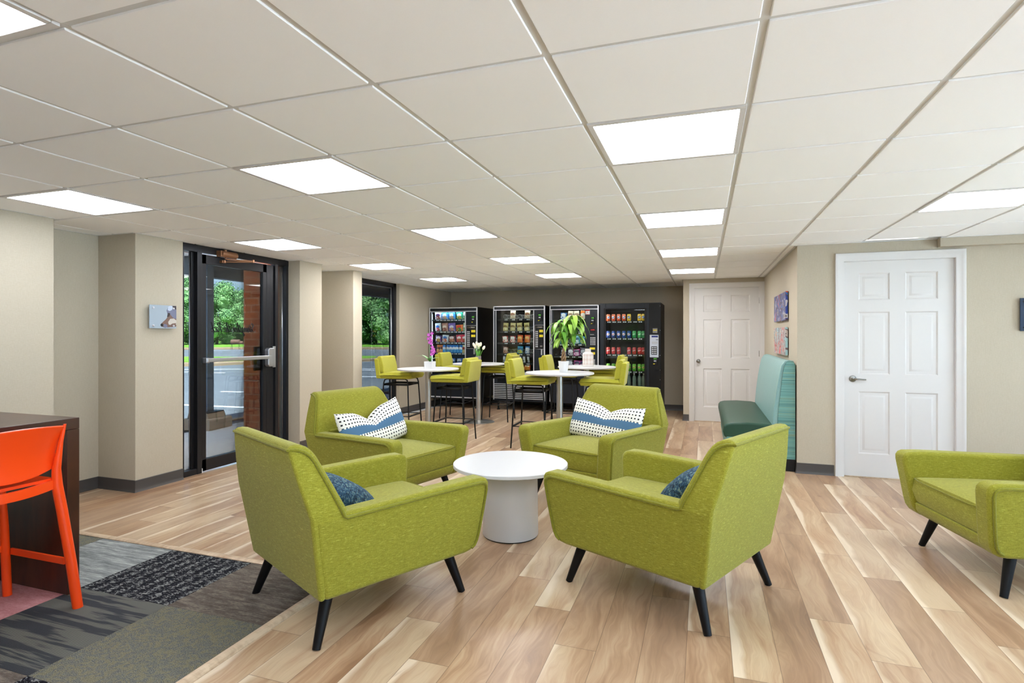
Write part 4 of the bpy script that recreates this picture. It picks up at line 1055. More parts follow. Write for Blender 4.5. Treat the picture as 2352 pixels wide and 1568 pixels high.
# ---- goods
def bagmat(name, bg, blob, ink, band=None):
    def f(t, b):
        x, y, z = t.xyz(t.co()); n = t.noise(t.co(), 28, 3, .6, .6)
        e = t.m('ADD', t.m('POWER', t.m('DIVIDE', x, .042), 2.), t.m('POWER', t.m('DIVIDE', t.m('SUBTRACT', z, .085), .03), 2.))
        col = t.mix(t.m('LESS_THAN', e, 1.), lin(bg), lin(ink))
        e2 = t.m('ADD', t.m('POWER', t.m('DIVIDE', x, .05), 2.), t.m('POWER', t.m('DIVIDE', t.m('SUBTRACT', z, .04), .032), 2.))
        col = t.mix(t.m('MULTIPLY', t.m('LESS_THAN', e2, 1.), t.m('GREATER_THAN', n, .42)), col, lin(blob))
        col = t.mix(t.m('MULTIPLY', t.m('GREATER_THAN', n, .62), .5), col, lin(ink))
        t.L.new(col, b.inputs['Base Color'])
    return mat(name, rough=.3, spec=.6, fn=f)
def bag_mesh(name, m, w=.115, h=.15, t=.05):
    w *= 1.06
    def wp(p, u, v, sg):
        p.x *= 1 - .06 * (1 - v * v); return p
    mb, uv = cushion(w, h, t, 10, 1.8, 5, wp)
    mb.v = [(x, z, y + h / 2) for x, y, z in mb.v]
    # crimped seams top and bottom
    mb.box(-w * .47, w * .47, -.0015, .0015, h - .012, h + .004); mb.box(-w * .47, w * .47, -.0015, .0015, -.0, .010)
    o = mb.build(name, m); return o
def bar_mesh(name, m, w=.05, h=.14, t=.03): return bag_mesh(name, m, w, h, t)
def place(proto, used, x, y, z, rz, lab, cat, group):
    o = proto if not used else copy_tree(proto)
    o.location = (x, y, z); o.rotation_euler = (radians(random.uniform(-4, 4)), 0, rz); tag(o, lab, cat, group); return o
ordn = ['first', 'second', 'third', 'fourth', 'fifth', 'sixth', 'seventh', 'eighth', 'ninth', 'tenth']
rown = ['top', 'second', 'third', 'fourth', 'fifth', 'sixth']
def stock(items, machine_x, zs, xs_rows, mname, yoff=.075):
    for r_, row in enumerate(items):
        for k, it in enumerate(row):
            if it is None: continue
            key, = (it,) if isinstance(it, str) else (it[0],)
            P = PROTO[key]; x = machine_x + xs_rows[r_][k]
            P['o'] = P['o']; o = P['o'] if not P['u'] else copy_tree(P['o']); P['u'] = True
            o.location = (x, FY + yoff + P.get('d', .03), zs[r_] - .005); o.rotation_euler = (0, radians(P.get('tilt', 0)) * random.choice((-1, 1)), radians(random.uniform(-9, 9)))
            tag(o, '%s, %s from left, %s shelf, %s' % (P['lab'], ordn[k], rown[r_], mname), P['cat'], P['grp'] + ' in the ' + mname)
def B(key, lab, bg, blob, ink, kind='bag', **kw):
    m = bagmat(key + '_wrap', bg, blob, ink)
    if kind == 'bag': o = bag_mesh('snack_bag', m, kw.get('w', .125), kw.get('h', .155), kw.get('t', .05)); cat, grp = 'snack bag', 'snack bags'
    elif kind == 'bar': o = bag_mesh('snack_bar', m, kw.get('w', .058), kw.get('h', .15), .03); cat, grp = 'snack bar', 'snack bars'
    elif kind == 'box':
        mb = MB(); w_, h_ = kw.get('w', .09), kw.get('h', .15); mb.box(-w_ / 2, w_ / 2, -.02, .02, 0, h_); o = mb.build('snack_box', m, bevel=.002, seg=1); cat, grp = 'snack box', 'snack boxes'
    PROTO[key] = dict(o=o, u=False, lab=lab, cat=cat, grp=grp, tilt=kw.get('tilt', 4))
PROTO = {}
B('whitebrown', 'white and brown chip bag', (222, 214, 216), (150, 60, 50), (90, 50, 90))
B('blue', 'blue chip bag', (60, 150, 214), (220, 160, 90), (230, 236, 246), w=.14)
B('green', 'green chip bag', (30, 160, 110), (240, 170, 60), (236, 244, 230), w=.13)
B('palegreen', 'pale chip bag', (196, 214, 190), (120, 170, 120), (240, 244, 240), w=.07)
B('redwhite', 'white bag with red foot', (226, 236, 244), (206, 40, 50), (40, 110, 196))
B('tan', 'pink and tan chip bag', (206, 150, 130), (150, 80, 60), (240, 214, 196), w=.12)
B('purple', 'lilac chip bag', (126, 98, 190), (210, 150, 90), (230, 226, 246), w=.14)
B('orangegreen', 'orange and green snack bag', (240, 130, 50), (40, 140, 70), (226, 50, 40), w=.14, h=.12)
B('violet', 'violet snack bag', (86, 44, 130), (224, 180, 70), (240, 226, 240), w=.12, h=.125)
B('origwhite', 'white snack bag with orange print', (220, 228, 240), (224, 110, 60), (60, 120, 200), w=.13, h=.135)
B('brownred', 'brown and pink snack bag', (140, 60, 60), (214, 150, 120), (240, 220, 220), w=.12, h=.115)
B('pinkred', 'bright pink snack bag', (224, 50, 80), (190, 110, 60), (250, 220, 224), w=.14, h=.14)
B('orangebar', 'orange cracker sleeve', (214, 110, 40), (240, 180, 110), (110, 50, 30), 'bar')
B('bluebar', 'bright blue cookie sleeve', (24, 120, 214), (70, 170, 236), (236, 240, 250), 'bar', w=.066)
B('creambar', 'cream cracker sleeve', (228, 220, 180), (200, 180, 120), (190, 60, 50), 'bar')
B('bluelump', 'blue foil snack', (40, 104, 190), (20, 60, 130), (220, 230, 246), 'bag', w=.1, h=.12)
B('beige', 'beige wrapped pastry', (214, 196, 128), (236, 222, 170), (150, 120, 60), 'bag', w=.10, h=.15)
B('creamwrap', 'cream wrapped candy', (226, 218, 200), (200, 180, 150), (140, 90, 60), 'bag', w=.10, h=.15)
B('redwrap', 'red wrapped cookie pack', (206, 50, 56), (244, 220, 210), (250, 240, 236), 'bag', w=.10, h=.115)
B('orangewrap', 'orange peanut snack bag', (226, 92, 40), (240, 140, 60), (250, 196, 110), 'bag', w=.105, h=.135)
B('cocoa', 'brown candy wrapper', (130, 70, 56), (196, 150, 130), (226, 200, 190), 'bag', w=.09, h=.12)
B('tealcup', 'teal candy pack', (52, 160, 196), (200, 200, 70), (40, 110, 160), 'bag', w=.10, h=.13)
B('bluewrap', 'blue candy wrapper', (60, 130, 206), (230, 236, 244), (230, 236, 244), 'bag', w=.08, h=.13)
B('silverbar', 'silver and black candy bar', (60, 56, 66), (210, 214, 222), (226, 228, 234), 'bar', w=.045)
B('orangechip', 'orange chip bag', (226, 96, 36), (244, 170, 70), (250, 226, 200), 'bag', w=.12, h=.10)
B('creambox', 'cream snack box', (230, 222, 206), (60, 50, 50), (180, 150, 120), 'box')
B('bluebox', 'blue and white snack pack', (60, 130, 210), (236, 240, 246), (236, 240, 246), 'box', w=.10, h=.12)
B('orangebox', 'orange and white snack box', (244, 122, 30), (250, 236, 220), (250, 244, 236), 'box', w=.09, h=.155)
B('darkbag', 'dark purple snack bag', (58, 44, 70), (200, 196, 210), (226, 226, 236), 'bag', w=.11, h=.15)
B('pinkbag', 'magenta snack bag', (176, 50, 130), (236, 200, 226), (60, 40, 90), 'bag', w=.12, h=.12)
B('tealbag', 'teal snack bag', (60, 160, 176), (220, 236, 240), (30, 90, 120), 'bag', w=.12, h=.15)
X1 = -4.895
xa = lambda x: x - X1
r5 = [xa(v) for v in (-4.755, -4.615, -4.47, -4.315, -4.215)]
r10 = [xa(-4.765 + .066 * k) for k in range(9)]
stock([['whitebrown', 'blue', 'blue', 'green', 'palegreen'], ['redwhite', 'tan', 'purple', 'orangegreen', 'palegreen'], ['violet', 'origwhite', 'brownred', 'pinkred', 'pinkred'],
       ['orangebar', 'orangebar', 'bluebar', 'bluebar', 'bluebar', 'bluebar', 'bluebar', 'bluebar', 'creambar'], ['bluelump', 'tealcup', 'bluelump', 'bluelump', 'bluelump']],
      X1, zs1, [r5, r5, r5, r10, r5], 'leftmost machine')
X2 = -3.605
c2_ = [v - X2 for v in (-3.41, -3.272, -3.133, -2.998, -2.892)]
r8 = [-3.44 - X2 + .078 * k for k in range(8)]
stock([[None, 'creamwrap', None, 'creamwrap', None], ['beige', 'beige', 'beige', 'beige', None], ['redwrap', 'redwrap', 'orangewrap', 'orangewrap', None],
       ['cocoa', None, 'tealcup', 'bluewrap', None], ['silverbar'] * 7, ['orangechip'] * 4], X2, zs2, [c2_, c2_, c2_, c2_, r8, c2_], 'second machine')
for z in zs2[:4]:
    for x in c2_: spiral(m2, x, z - .005)
X3 = -2.553
c3_ = [v - X3 for v in (-2.33, -2.205, -2.09, -1.985)]
stock([['bluebox', 'creambox', 'creambox', 'orangebox'], ['tealbag', 'creambox', None, 'bluewrap'], ['tealbag', None, 'tealbag', 'tealcup'], ['darkbag', 'darkbag', 'pinkbag', 'darkbag'], ['bluelump', 'darkbag', 'pinkbag', 'pinkbag']],
      X3, zs3, [c3_] * 5, 'machine behind the plant')
for z in zs3[1:]:
    for x in c3_: spiral(m3, x, z - .005)
# lower chips of machine 2
PROTO['orangechip']['u'] = False
# cans and bottles
def canmat(name, base, top, band, ink):
    def f(t, b):
        x, y, z = t.xyz(t.co()); n = t.noise(t.co(), 40, 3, .6, 1.2)
        col = t.mix(t.m('GREATER_THAN', z, .088), lin(base), lin(top))
        e = t.m('ADD', t.m('POWER', t.m('DIVIDE', x, .024), 2.), t.m('POWER', t.m('DIVIDE', t.m('SUBTRACT', z, .066), .022), 2.))
        col = t.mix(t.m('LESS_THAN', e, 1.), col, lin(band))
        col = t.mix(t.m('MULTIPLY', t.m('LESS_THAN', e, 1.), t.m('LESS_THAN', t.m('ABSOLUTE', t.m('SUBTRACT', z, t.m('MULTIPLY_ADD', x, .3, .066))), .005)), col, lin(ink))
        col = t.mix(t.m('MULTIPLY', t.m('GREATER_THAN', n, .64), .6), col, lin(ink))
        t.L.new(col, b.inputs['Base Color'])
    return mat(name, rough=.28, spec=.6, fn=f)
def can_obj(m):
    mb = MB(); mb.lathe([(0, .004), (.022, 0), (.026, .004), (.032, .014), (.033, .02), (.033, .100), (.031, .107), (.0265, .117), (.0265, .121), (.0245, .121), (.024, .118), (0, .118)], 20); return mb.build('soda_can', m)
def C_(key, lab, *cols):
    PROTO[key] = dict(o=can_obj(canmat(key + '_can', *cols)), u=False, lab=lab, cat='can', grp='soda cans', d=.035)
C_('ocan', 'orange soda can', (238, 96, 40), (236, 130, 90), (226, 236, 244), (40, 80, 170))
C_('ycan', 'yellow soda can', (244, 196, 40), (246, 206, 80), (60, 110, 180), (240, 244, 250))
C_('bcan', 'blue soda can with a white and red roundel', (24, 70, 150), (30, 80, 170), (236, 238, 244), (214, 50, 60))
C_('gcan', 'green soda can', (40, 160, 80), (90, 190, 110), (120, 206, 130), (236, 244, 236))
C_('rcan', 'red soda can with white script', (214, 40, 46), (216, 60, 60), (222, 60, 64), (248, 240, 240))
C_('lcan', 'lime soda can', (96, 180, 50), (130, 206, 80), (190, 226, 120), (210, 50, 50))
def f_pet(t, b): b.inputs['Base Color'].default_value = lin((140, 160, 144)); b.inputs['Roughness'].default_value = .12; b.inputs['Transmission Weight'].default_value = .35; b.inputs['IOR'].default_value = 1.3
M_pet = mat('dark_green_bottle_plastic', fn=f_pet)
mb = MB(); mb.lathe([(0, .004), (.028, 0), (.032, .01), (.030, .04), (.0325, .06), (.030, .08), (.0325, .1), (.032, .13), (.024, .165), (.013, .185), (.013, .205), (0, .205)], 20)
bo = mb.build('drink_bottle', M_pet); mb = MB(); mb.lathe([(0, .196), (.0145, .196), (.0145, .213), (0, .213)], 14); mb.build('cap', M_wtag, bo)
PROTO['bottle'] = dict(o=bo, u=False, lab='clear green drink bottle', cat='bottle', grp='drink bottles', d=.035)
X4 = -1.672
c4_ = [v - X4 for v in (-1.545, -1.459, -1.372, -1.285, -1.198, -1.111, -1.024, -.957)]
stock([['ocan', 'ocan', 'ocan', 'ocan', 'ycan', None, 'ycan', 'ycan'], ['bcan'] * 5 + ['gcan'] * 3, ['rcan', 'rcan', 'rcan', None, 'rcan', 'rcan', 'rcan', 'rcan'], ['lcan'] * 8, ['bottle'] * 8], X4, zs4, [c4_] * 5, 'drink machine')
# unused prototypes are dropped
for k_, P in PROTO.items():
    if not P['u']:
        for ch in kids(P['o']): bpy.data.objects.remove(ch)
        bpy.data.objects.remove(P['o'])

# ------------------------------------------------------------------ booth
def f_teal(t, b):
    x, y, z = t.xyz(t.co()); n = t.noise(t.vec(0., y, 0.), 45, 4, .7); n2 = t.noise(t.co(), 200, 2)
    t.L.new(t.ramp(t.m('ADD', t.m('MULTIPLY', n, .85), t.m('MULTIPLY', n2, .15)), [(.35, lin((112, 152, 150))), (.52, lin((134, 172, 168))), (.66, lin((162, 192, 188)))]), b.inputs['Base Color'])
def f_stripe(t, b):
    x, y, z = t.xyz(t.co()); n = t.noise(t.vec(0., 1.7, z), 34, 4, .8); n2 = t.noise(t.vec(0., 3.1, z), 130, 2, .6)
    v = t.m('ADD', t.m('MULTIPLY', n, .6), t.m('MULTIPLY', n2, .4))
    t.L.new(t.ramp(v, [(.36, lin((44, 86, 82))), (.44, lin((78, 128, 122))), (.52, lin((112, 164, 158))), (.58, lin((116, 132, 96))), (.62, lin((148, 186, 180))), (.7, lin((90, 136, 126)))]), b.inputs['Base Color'])
M_teal = mat('teal_striped_vinyl', rough=.4, fn=f_teal); M_stripe = mat('teal_green_banded_vinyl', rough=.5, fn=f_stripe)
M_dgreen = mat('dark_green_vinyl', (40, 72, 56), .42, spec=.3)
Y0, Y1 = 6.16, 8.28
r = empty('booth_bench', (.62, (Y0 + Y1) / 2, 0), 0, 'teal striped booth bench with dark green seat along the picture wall', 'bench')
def rl(o):
    o.parent = r; o.matrix_parent_inverse = Matrix.Translation(r.location).inverted(); return o
def prof_back(): return [(.855, .12), (.855, 1.06), (.84, 1.09), (.80, 1.098), (.765, 1.085), (.735, 1.04), (.715, .95), (.690, .80), (.668, .62), (.655, .46), (.655, .40), (.765, .36), (.765, .12)]
mb = MB(); mb.prism(prof_back(), Y0 + .012, Y1, 'y'); rl(mb.build('backrest', M_teal, bevel=.008, seg=2))
mb = MB(); mb.prism([(x + (.004 if x < .8 else 0), z - (.004 if z > 1 else 0)) for x, z in [(.855, .12), (.855, 1.06), (.84, 1.09), (.80, 1.098), (.770, 1.085), (.748, 1.04), (.738, .95), (.720, .80), (.700, .62), (.690, .45), (.690, .12)]], Y0, Y0 + .014, 'y'); rl(mb.build('end_panel', M_stripe, bevel=.002, seg=1))
mb = MB(); mb.tube([(x, Y0 + .010, z) for x, z in [(.84, 1.093), (.80, 1.10), (.764, 1.088), (.735, 1.045), (.716, .95), (.691, .80), (.668, .62), (.655, .46)]], .004, 6); rl(mb.build('piping', M_teal))
mb = MB(); mb.prism([(.20, .30), (.185, .36), (.19, .41), (.21, .437), (.26, .452), (.42, .462), (.60, .455), (.672, .44), (.672, .30)], Y0 + .016, Y1 - .012, 'y'); rl(mb.build('seat', M_dgreen, bevel=.022, seg=4, blim=50))
mb = MB(); mb.box(.22, .66, Y0 + .02, Y1 - .01, .10, .315); rl(mb.build('seat_front', M_stripe, bevel=.004))
mb = MB(); mb.box(.26, .855, Y0 + .006, Y1 - .02, 0, .12); rl(mb.build('plinth', M_black, bevel=.002))
# ------------------------------------------------------------------ pictures
def f_art(seed, stops, sc):
    def f(t, b):
        c = t.co(); m_ = t.n('ShaderNodeMapping', {0: c, 1: (seed, seed * .7, seed * 1.3)}).outputs[0]
        n = t.noise(m_, 1, 3, .6, 1.2, sc); n2 = t.noise(m_, 1, 2, .5, .5, (3, 3, 16))
        v = t.m('ADD', t.m('MULTIPLY', n, .75), t.m('MULTIPLY', n2, .25))
        t.L.new(t.ramp(v, stops, 'CONSTANT'), b.inputs['Base Color'])
    return f
A1 = mat('street_scene_print', rough=.35, fn=f_art(2.3, [(.0, lin((110, 96, 92))), (.38, lin((196, 196, 200))), (.44, lin((40, 66, 150))), (.50, lin((86, 60, 70))), (.54, lin((60, 120, 190))), (.58, lin((220, 90, 50))), (.63, lin((120, 190, 190))), (.68, lin((90, 50, 40)))], (3, 4, 4)))
A2 = mat('people_scene_print', rough=.35, fn=f_art(7.7, [(.0, lin((60, 40, 40))), (.40, lin((206, 60, 56))), (.46, lin((190, 180, 176))), (.51, lin((110, 90, 96))), (.55, lin((160, 200, 206))), (.60, lin((226, 170, 110))), (.64, lin((50, 40, 46)))], (3, 5, 3)))
for (z0, z1, m, lab) in ((1.515, 1.828, A1, 'wide blue and orange canvas print, upper of the two above the booth'), (1.13, 1.44, A2, 'wide red and brown canvas print, lower of the two above the booth')):
    r = empty('wall_picture', (XB, 7.22, z0), 0, lab, 'picture', 'canvas prints')
    mb = MB(); mb.box(-.032, -.008, -.525, .525, 0, z1 - z0); mb.build('canvas', m, r, bevel=.003, seg=2)
    mb = MB(); mb.box(-.009, -.0005, -.06, .06, -.006, .2); mb.build('wall_mount', M_white, r, smooth=False)
r = empty('wall_picture', (3.02, YF, 1.389), 0, 'dark navy glass print with pale wing shapes, cut by the right frame edge', 'picture')
M_nvy = mat('navy_print', (12, 38, 66), .25); M_wing = mat('pale_feather_print', (196, 196, 196), .4)
mb = MB(); mb.box(-.40, .40, -.030, -.018, 0, .288); mb.build('plate', M_nvy, r, bevel=.002, seg=1)
mb = MB()
for k in range(8):
    t_ = k / 8; mb.prism([(-.345 + .02 * k, .115 + .012 * k), (-.20, .20 + .004 * k), (-.19, .19 + .004 * k), (-.335 + .02 * k, .095 + .013 * k)], -.0315, -.0302, 'y')
mb.prism([(-.34, .288), (-.31, .225), (-.25, .27), (-.22, .288)], -.0315, -.0302, 'y'); mb.build('wing_print', M_wing, r, smooth=False)
for sx in (-.37, .37):
    for z in (.03, .258):
        mb = MB(); mb.lathe([(0, 0), (.010, 0), (.010, .035), (0, .035)], 14, M=Matrix.Translation((sx, 0, z)) @ Matrix.Rotation(pi / 2, 4, 'X')); mb.build('standoff', M_black, r)
# wolf plaque on the entrance wall
r = empty('wall_picture', (-4.63, 3.755, 1.413), 0, 'small acrylic print of a furry animal muzzle on pale blue, left of the glass door', 'picture')
def pm(n, c): return mat(n, c, .3)
PM = [pm('pale_blue_print', (164, 178, 190)), pm('brown_fur_print', (122, 96, 86)), pm('grey_fur_print', (118, 122, 146)), pm('pale_fur_print', (196, 190, 180)), pm('black_nose_print', (28, 26, 34)), pm('silver_fur_print', (188, 200, 218)), pm('dark_fur_print', (58, 48, 50))]
PWd, PHt = .262, .208
mb = MB(); mb.box(.026, .036, -PWd / 2, PWd / 2, 0, PHt); mb.build('plate', PM[0], r, bevel=.001, seg=1)
polys = [(1, [(.44, .10), (.40, .16), (.46, .25), (.60, .40), (.65, .48), (.66, .62), (.72, .70), (1, .62), (1, .10), (.66, .04), (.5, .05)]), (2, [(.66, .62), (.62, .78), (.70, .95), (.8, 1), (1, 1), (1, .42), (.88, .46), (.76, .62)]), (5, [(.66, .80), (.68, .95), (.78, 1), (.86, .98), (.84, .82), (.74, .76)]),
         (3, [(.68, .28), (.76, .42), (.9, .44), (1, .36), (1, .16), (.84, .12), (.7, .18)]), (1, [(.72, .12), (.84, .22), (.98, .24), (.97, .08), (.8, .06)]), (4, [(.40, .12), (.395, .17), (.44, .225), (.49, .17), (.48, .09), (.44, .07)]), (6, [(.64, .50), (.68, .68), (.76, .66), (.72, .52)]), (6, [(.84, .98), (.98, 1), (.99, .84), (.9, .86)]), (2, [(.5, .1), (.52, .2), (.62, .17), (.66, .06), (.56, .02)])]
mb = MB()
for q, (mi, pp) in enumerate(polys):
    mb.cur = mi; mb.prism([((u - .5) * PWd, v * PHt) for u, v in pp], .036, .0364 + .0003 * q, 'x')
mb.build('animal_print', PM, r, smooth=False)
for u in (.12, .88):
    for v in (.12, .88):
        mb = MB(); mb.lathe([(0, 0), (.009, 0), (.009, .044), (.006, .047), (0, .047)], 14, M=Matrix.Translation((0, (u - .5) * PWd, v * PHt)) @ Matrix.Rotation(pi / 2, 4, 'Y')); mb.build('standoff', M_trim, r)
# ------------------------------------------------------------------ dark waterfall table and orange stool
def f_wal(t, b):
    n = t.noise(t.co(), 1, 4, .6, .4, (14, 3, 3)); t.L.new(t.ramp(n, [(.35, lin((46, 24, 16))), (.65, lin((78, 42, 27)))]), b.inputs['Base Color'])
M_wal = mat('dark_walnut_veneer', rough=.3, spec=.7, fn=f_wal)
r = empty('counter_table', (-3.63, 2.03, 0), 0, 'dark walnut waterfall-leg high table at the left edge of the frame', 'table')
mb = MB(); mb.box(-.51, .51, -2.6, .035, .862, .92); mb.build('table_top', M_wal, r, bevel=.002, seg=1)
mb = MB(); mb.box(-.51, .51, -.026, .035, .007, .861); mb.build('leg', M_wal, r, bevel=.002, seg=1)
mb = MB(); mb.box(-.51, .51, -2.6, -2.54, .007, .861); mb.build('leg', M_wal, r, bevel=.002, seg=1)
M_orange = mat('orange_polypropylene', (250, 74, 16), .32, coat=.1)
# local frame: facing +x, y to its left; placed facing the table (-x)
r = empty('counter_stool', (-3.19, 1.67, .007), pi, 'orange moulded plastic counter stool pulled up to the dark table', 'stool')
def grid_surf(nu, nv, fn, th):
    mb = MB(); P = [[Vector(fn(i / nu, j / nv)) for j in range(nv + 1)] for i in range(nu + 1)]
    N = [[None] * (nv + 1) for _ in range(nu + 1)]
    for i in range(nu + 1):
        for j in range(nv + 1):
            du = P[min(i + 1, nu)][j] - P[max(i - 1, 0)][j]; dv = P[i][min(j + 1, nv)] - P[i][max(j - 1, 0)]; N[i][j] = du.cross(dv).normalized()
    m = (nu + 1) * (nv + 1)
    mb.v = [tuple(P[i][j] + N[i][j] * th / 2) for i in range(nu + 1) for j in range(nv + 1)] + [tuple(P[i][j] - N[i][j] * th / 2) for i in range(nu + 1) for j in range(nv + 1)]
    I = lambda i, j: i * (nv + 1) + j
    for i in range(nu):
        for j in range(nv):
            mb.f.append([I(i, j), I(i + 1, j), I(i + 1, j + 1), I(i, j + 1)]); mb.f.append([m + I(i, j), m + I(i, j + 1), m + I(i + 1, j + 1), m + I(i + 1, j)])
    bd = [(i, 0) for i in range(nu)] + [(nu, j) for j in range(nv)] + [(i, nv) for i in range(nu, 0, -1)] + [(0, j) for j in range(nv, 0, -1)]
    for k in range(len(bd)):
        a_, b_ = I(*bd[k]), I(*bd[(k + 1) % len(bd)]); mb.f.append([a_, b_, m + b_, m + a_])
    mb.mi = [0] * len(mb.f); return mb
def backf(u, v):       # u across (y), v up
    y = (u - .5) * 2; zt = .920 - .012 * y * y; zl = .672 + .035 * y * y
    z = zl + (zt - zl) * v
    x = -.205 - .05 * v ** 1.3 - .02 * (1 - abs(y) ** 2.2) * 1.0 + .012 * sin(pi * v)
    return (x, y * (.188 + .016 * v * v), z)
mb = grid_surf(20, 12, backf, .012); mb.build('backrest', M_orange, r, bevel=.004, seg=2)
def seatf(u, v):
    y = (v - .5) * 2; x = -.205 + .41 * u
    return (x, y * (.19 - .0 * u), .648 - .012 * (1 - y * y) * sin(pi * u) - .02 * max(0, u - .85) * 6)
mb = grid_surf(14, 14, seatf, .014); mb.build('seat', M_orange, r)
# seat apron
mb = MB()
def rim(y): return (-.222 - .028 * (1 - y * y), y * .19, .63 - .012 * (1 - y * y))
for k in range(16):
    ya, yb = -1 + k / 8, -1 + (k + 1) / 8; A, B_ = Vector(rim(ya)), Vector(rim(yb))
    mb.add([A + Vector((0, 0, .022)), B_ + Vector((0, 0, .022)), B_ - Vector((0, 0, .022)), A - Vector((0, 0, .022)), A + Vector((.03, 0, .018)), B_ + Vector((.03, 0, .018)), B_ + Vector((.02, 0, -.022)), A + Vector((.02, 0, -.022))], [(0, 1, 2, 3), (4, 7, 6, 5), (0, 4, 5, 1), (3, 2, 6, 7)])
mb.box(-.20, .19, -.192, -.177, .612, .645); mb.box(-.20, .19, .177, .192, .612, .645); mb.box(.175, .19, -.18, .18, .612, .645)
mb.build('seat_rim', M_orange, r)
def leg(pts, rs, name='leg'):
    mb = MB(); n = 14; pts = [Vector(p) for p in pts]
    o = len(mb.v)
    for p, (ra, rb) in zip(pts, rs):
        for j in range(n): an = 2 * pi * j / n; mb.v.append((p.x + ra * cos(an), p.y + rb * sin(an), p.z))
    for i in range(len(pts) - 1):
        for j in range(n): mb.f.append([o + i * n + j, o + i * n + (j + 1) % n, o + (i + 1) * n + (j + 1) % n, o + (i + 1) * n + j])
    mb.f.append([o + j for j in range(n)][::-1]); mb.f.append([o + (len(pts) - 1) * n + j for j in range(n)]); mb.mi = [0] * len(mb.f)
    return mb.build(name, M_orange, r)
for s_ in (1, -1):
    leg([(-.255, s_ * .264, 0), (-.242, s_ * .243, .22), (-.225, s_ * .210, .50), (-.220, s_ * .192, .62), (-.225, s_ * .186, .70), (-.243, s_ * .194, .83), (-.257, s_ * .204, .916)],
        [(.022, .0225), (.022, .0235), (.022, .024), (.021, .024), (.018, .019), (.010, .010), (.006, .006)])
    leg([(.225, s_ * .235, 0), (.205, s_ * .210, .35), (.180, s_ * .175, .64)], [(.020, .020), (.020, .020), (.020, .020)])
    mb = MB(); mb.box(-.205, .195, s_ * .236 - .006, s_ * .236 + .006, .215, .250); mb.build('footrest', M_orange, r, bevel=.004)
mb = MB(); mb.box(.205, .220, -.22, .22, .235, .272); mb.build('footrest', M_orange, r, bevel=.004)

# ------------------------------------------------------------------ plants and vases on the bar tables
M_soil = mat('potting_soil', (50, 38, 30), .95)
def leafmat(n, c0, c1):
    def f(t, b):
        g = t.n('ShaderNodeNewGeometry').outputs['Random Per Island']; k = t.noise(t.co(), 30, 2)
        t.L.new(t.ramp(t.m('ADD', t.m('MULTIPLY', g, .7), t.m('MULTIPLY', k, .3)), [(.2, lin(c0)), (.8, lin(c1))]), b.inputs['Base Color'])
    return mat(n, rough=.4, spec=.4, fn=f)
M_lf = leafmat('money_tree_leaf', (84, 140, 44), (160, 200, 84)); M_of = leafmat('orchid_leaf', (56, 110, 50), (120, 170, 90)); M_tf = leafmat('tulip_leaf', (70, 150, 50), (130, 196, 80))
def blade(mb, p0, d, n_, L, w, droop, seg=7, fold=.15):
    # a pointed leaf that starts at p0, heads along d and droops
    d = Vector(d).normalized(); p = Vector(p0); n_ = Vector(n_); sd = d.cross(n_).normalized(); o = len(mb.v)
    for i in range(seg + 1):
        t_ = i / seg; ww = w * sin(pi * min(1, t_ ** .8 * .97 + .03)) ** .8
        up = sd.cross(d).normalized()
        mb.v += [tuple(p - sd * ww + up * ww * fold), tuple(p), tuple(p + sd * ww + up * ww * fold)]
        p = p + d * (L / seg); d = (d + Vector((0, 0, -droop / seg))).normalized()
    for i in range(seg):
        a_ = o + i * 3
        mb.f += [[a_, a_ + 1, a_ + 4, a_ + 3], [a_ + 1, a_ + 2, a_ + 5, a_ + 4]]; mb.mi += [mb.cur] * 2
TZ = .912
# leafy plant in a white pot
X, Y = at(1294.5, 6.62); u = .00514
r = empty('potted_plant', (X, Y, TZ), 0, 'bright green money tree with drooping leaves in a tapered white pot', 'plant')
mb = MB(); mb.lathe([(0, 0), (.046, 0), (.048, .004), (.063, .128), (.064, .135), (.059, .135), (.057, .120), (0, .118)], 36); mb.build('pot', M_ceramic, r)
mb = MB(); mb.lathe([(0, .112), (.057, .112), (.05, .124), (0, .128)], 24); mb.build('soil', M_soil, r)
M_trk = mat('braided_trunk_bark', (150, 118, 86), .85)
mb = MB()
for k in range(4):
    P = []
    for i in range(18):
        t_ = i / 17; a_ = k * pi / 2 + t_ * 5; rr = .020 * (1 - t_) ** .7 + .006; P.append((rr * cos(a_), rr * sin(a_), .115 + .17 * t_))
    mb.tube(P, .012, 7, r2=.006)
mb.build('trunk', M_trk, r)
rx = Vector((cos(YAW), sin(YAW), 0)); ry = Vector((-sin(YAW), cos(YAW), 0))
cl = [(118, 605, 0), (20, 560, 40), (-55, 520, -20), (60, 500, -60), (10, 470, 50), (130, 470, 40), (-20, 420, -50), (70, 400, 60), (120, 385, -30), (20, 350, 0), (-30, 330, 40), (160, 520, 0), (85, 560, -30)]
mbs = MB(); mbl = MB(); rnd = random.Random(5)
for (cx, cz, cy) in cl:
    e = rx * (cx / 1000) + ry * (cy / 1000) + Vector((0, 0, cz / 1000 + .06))
    b0 = Vector((0, 0, .275)); mbs.tube([b0, b0.lerp(e, .45) + Vector((0, 0, .05)), e], .0035, 6, r2=.002)
    n5 = 6; ph = rnd.uniform(0, 6)
    for k in range(n5):
        a_ = ph + 2 * pi * k / n5; dd = rx * cos(a_) * .75 + ry * sin(a_) * .75 + Vector((0, 0, .15))
        blade(mbl, e, dd, (0, 0, 1), rnd.uniform(.17, .25), rnd.uniform(.020, .031), 2.9)
mbs.build('stems', M_tf, r); mbl.build('foliage', M_lf, r)
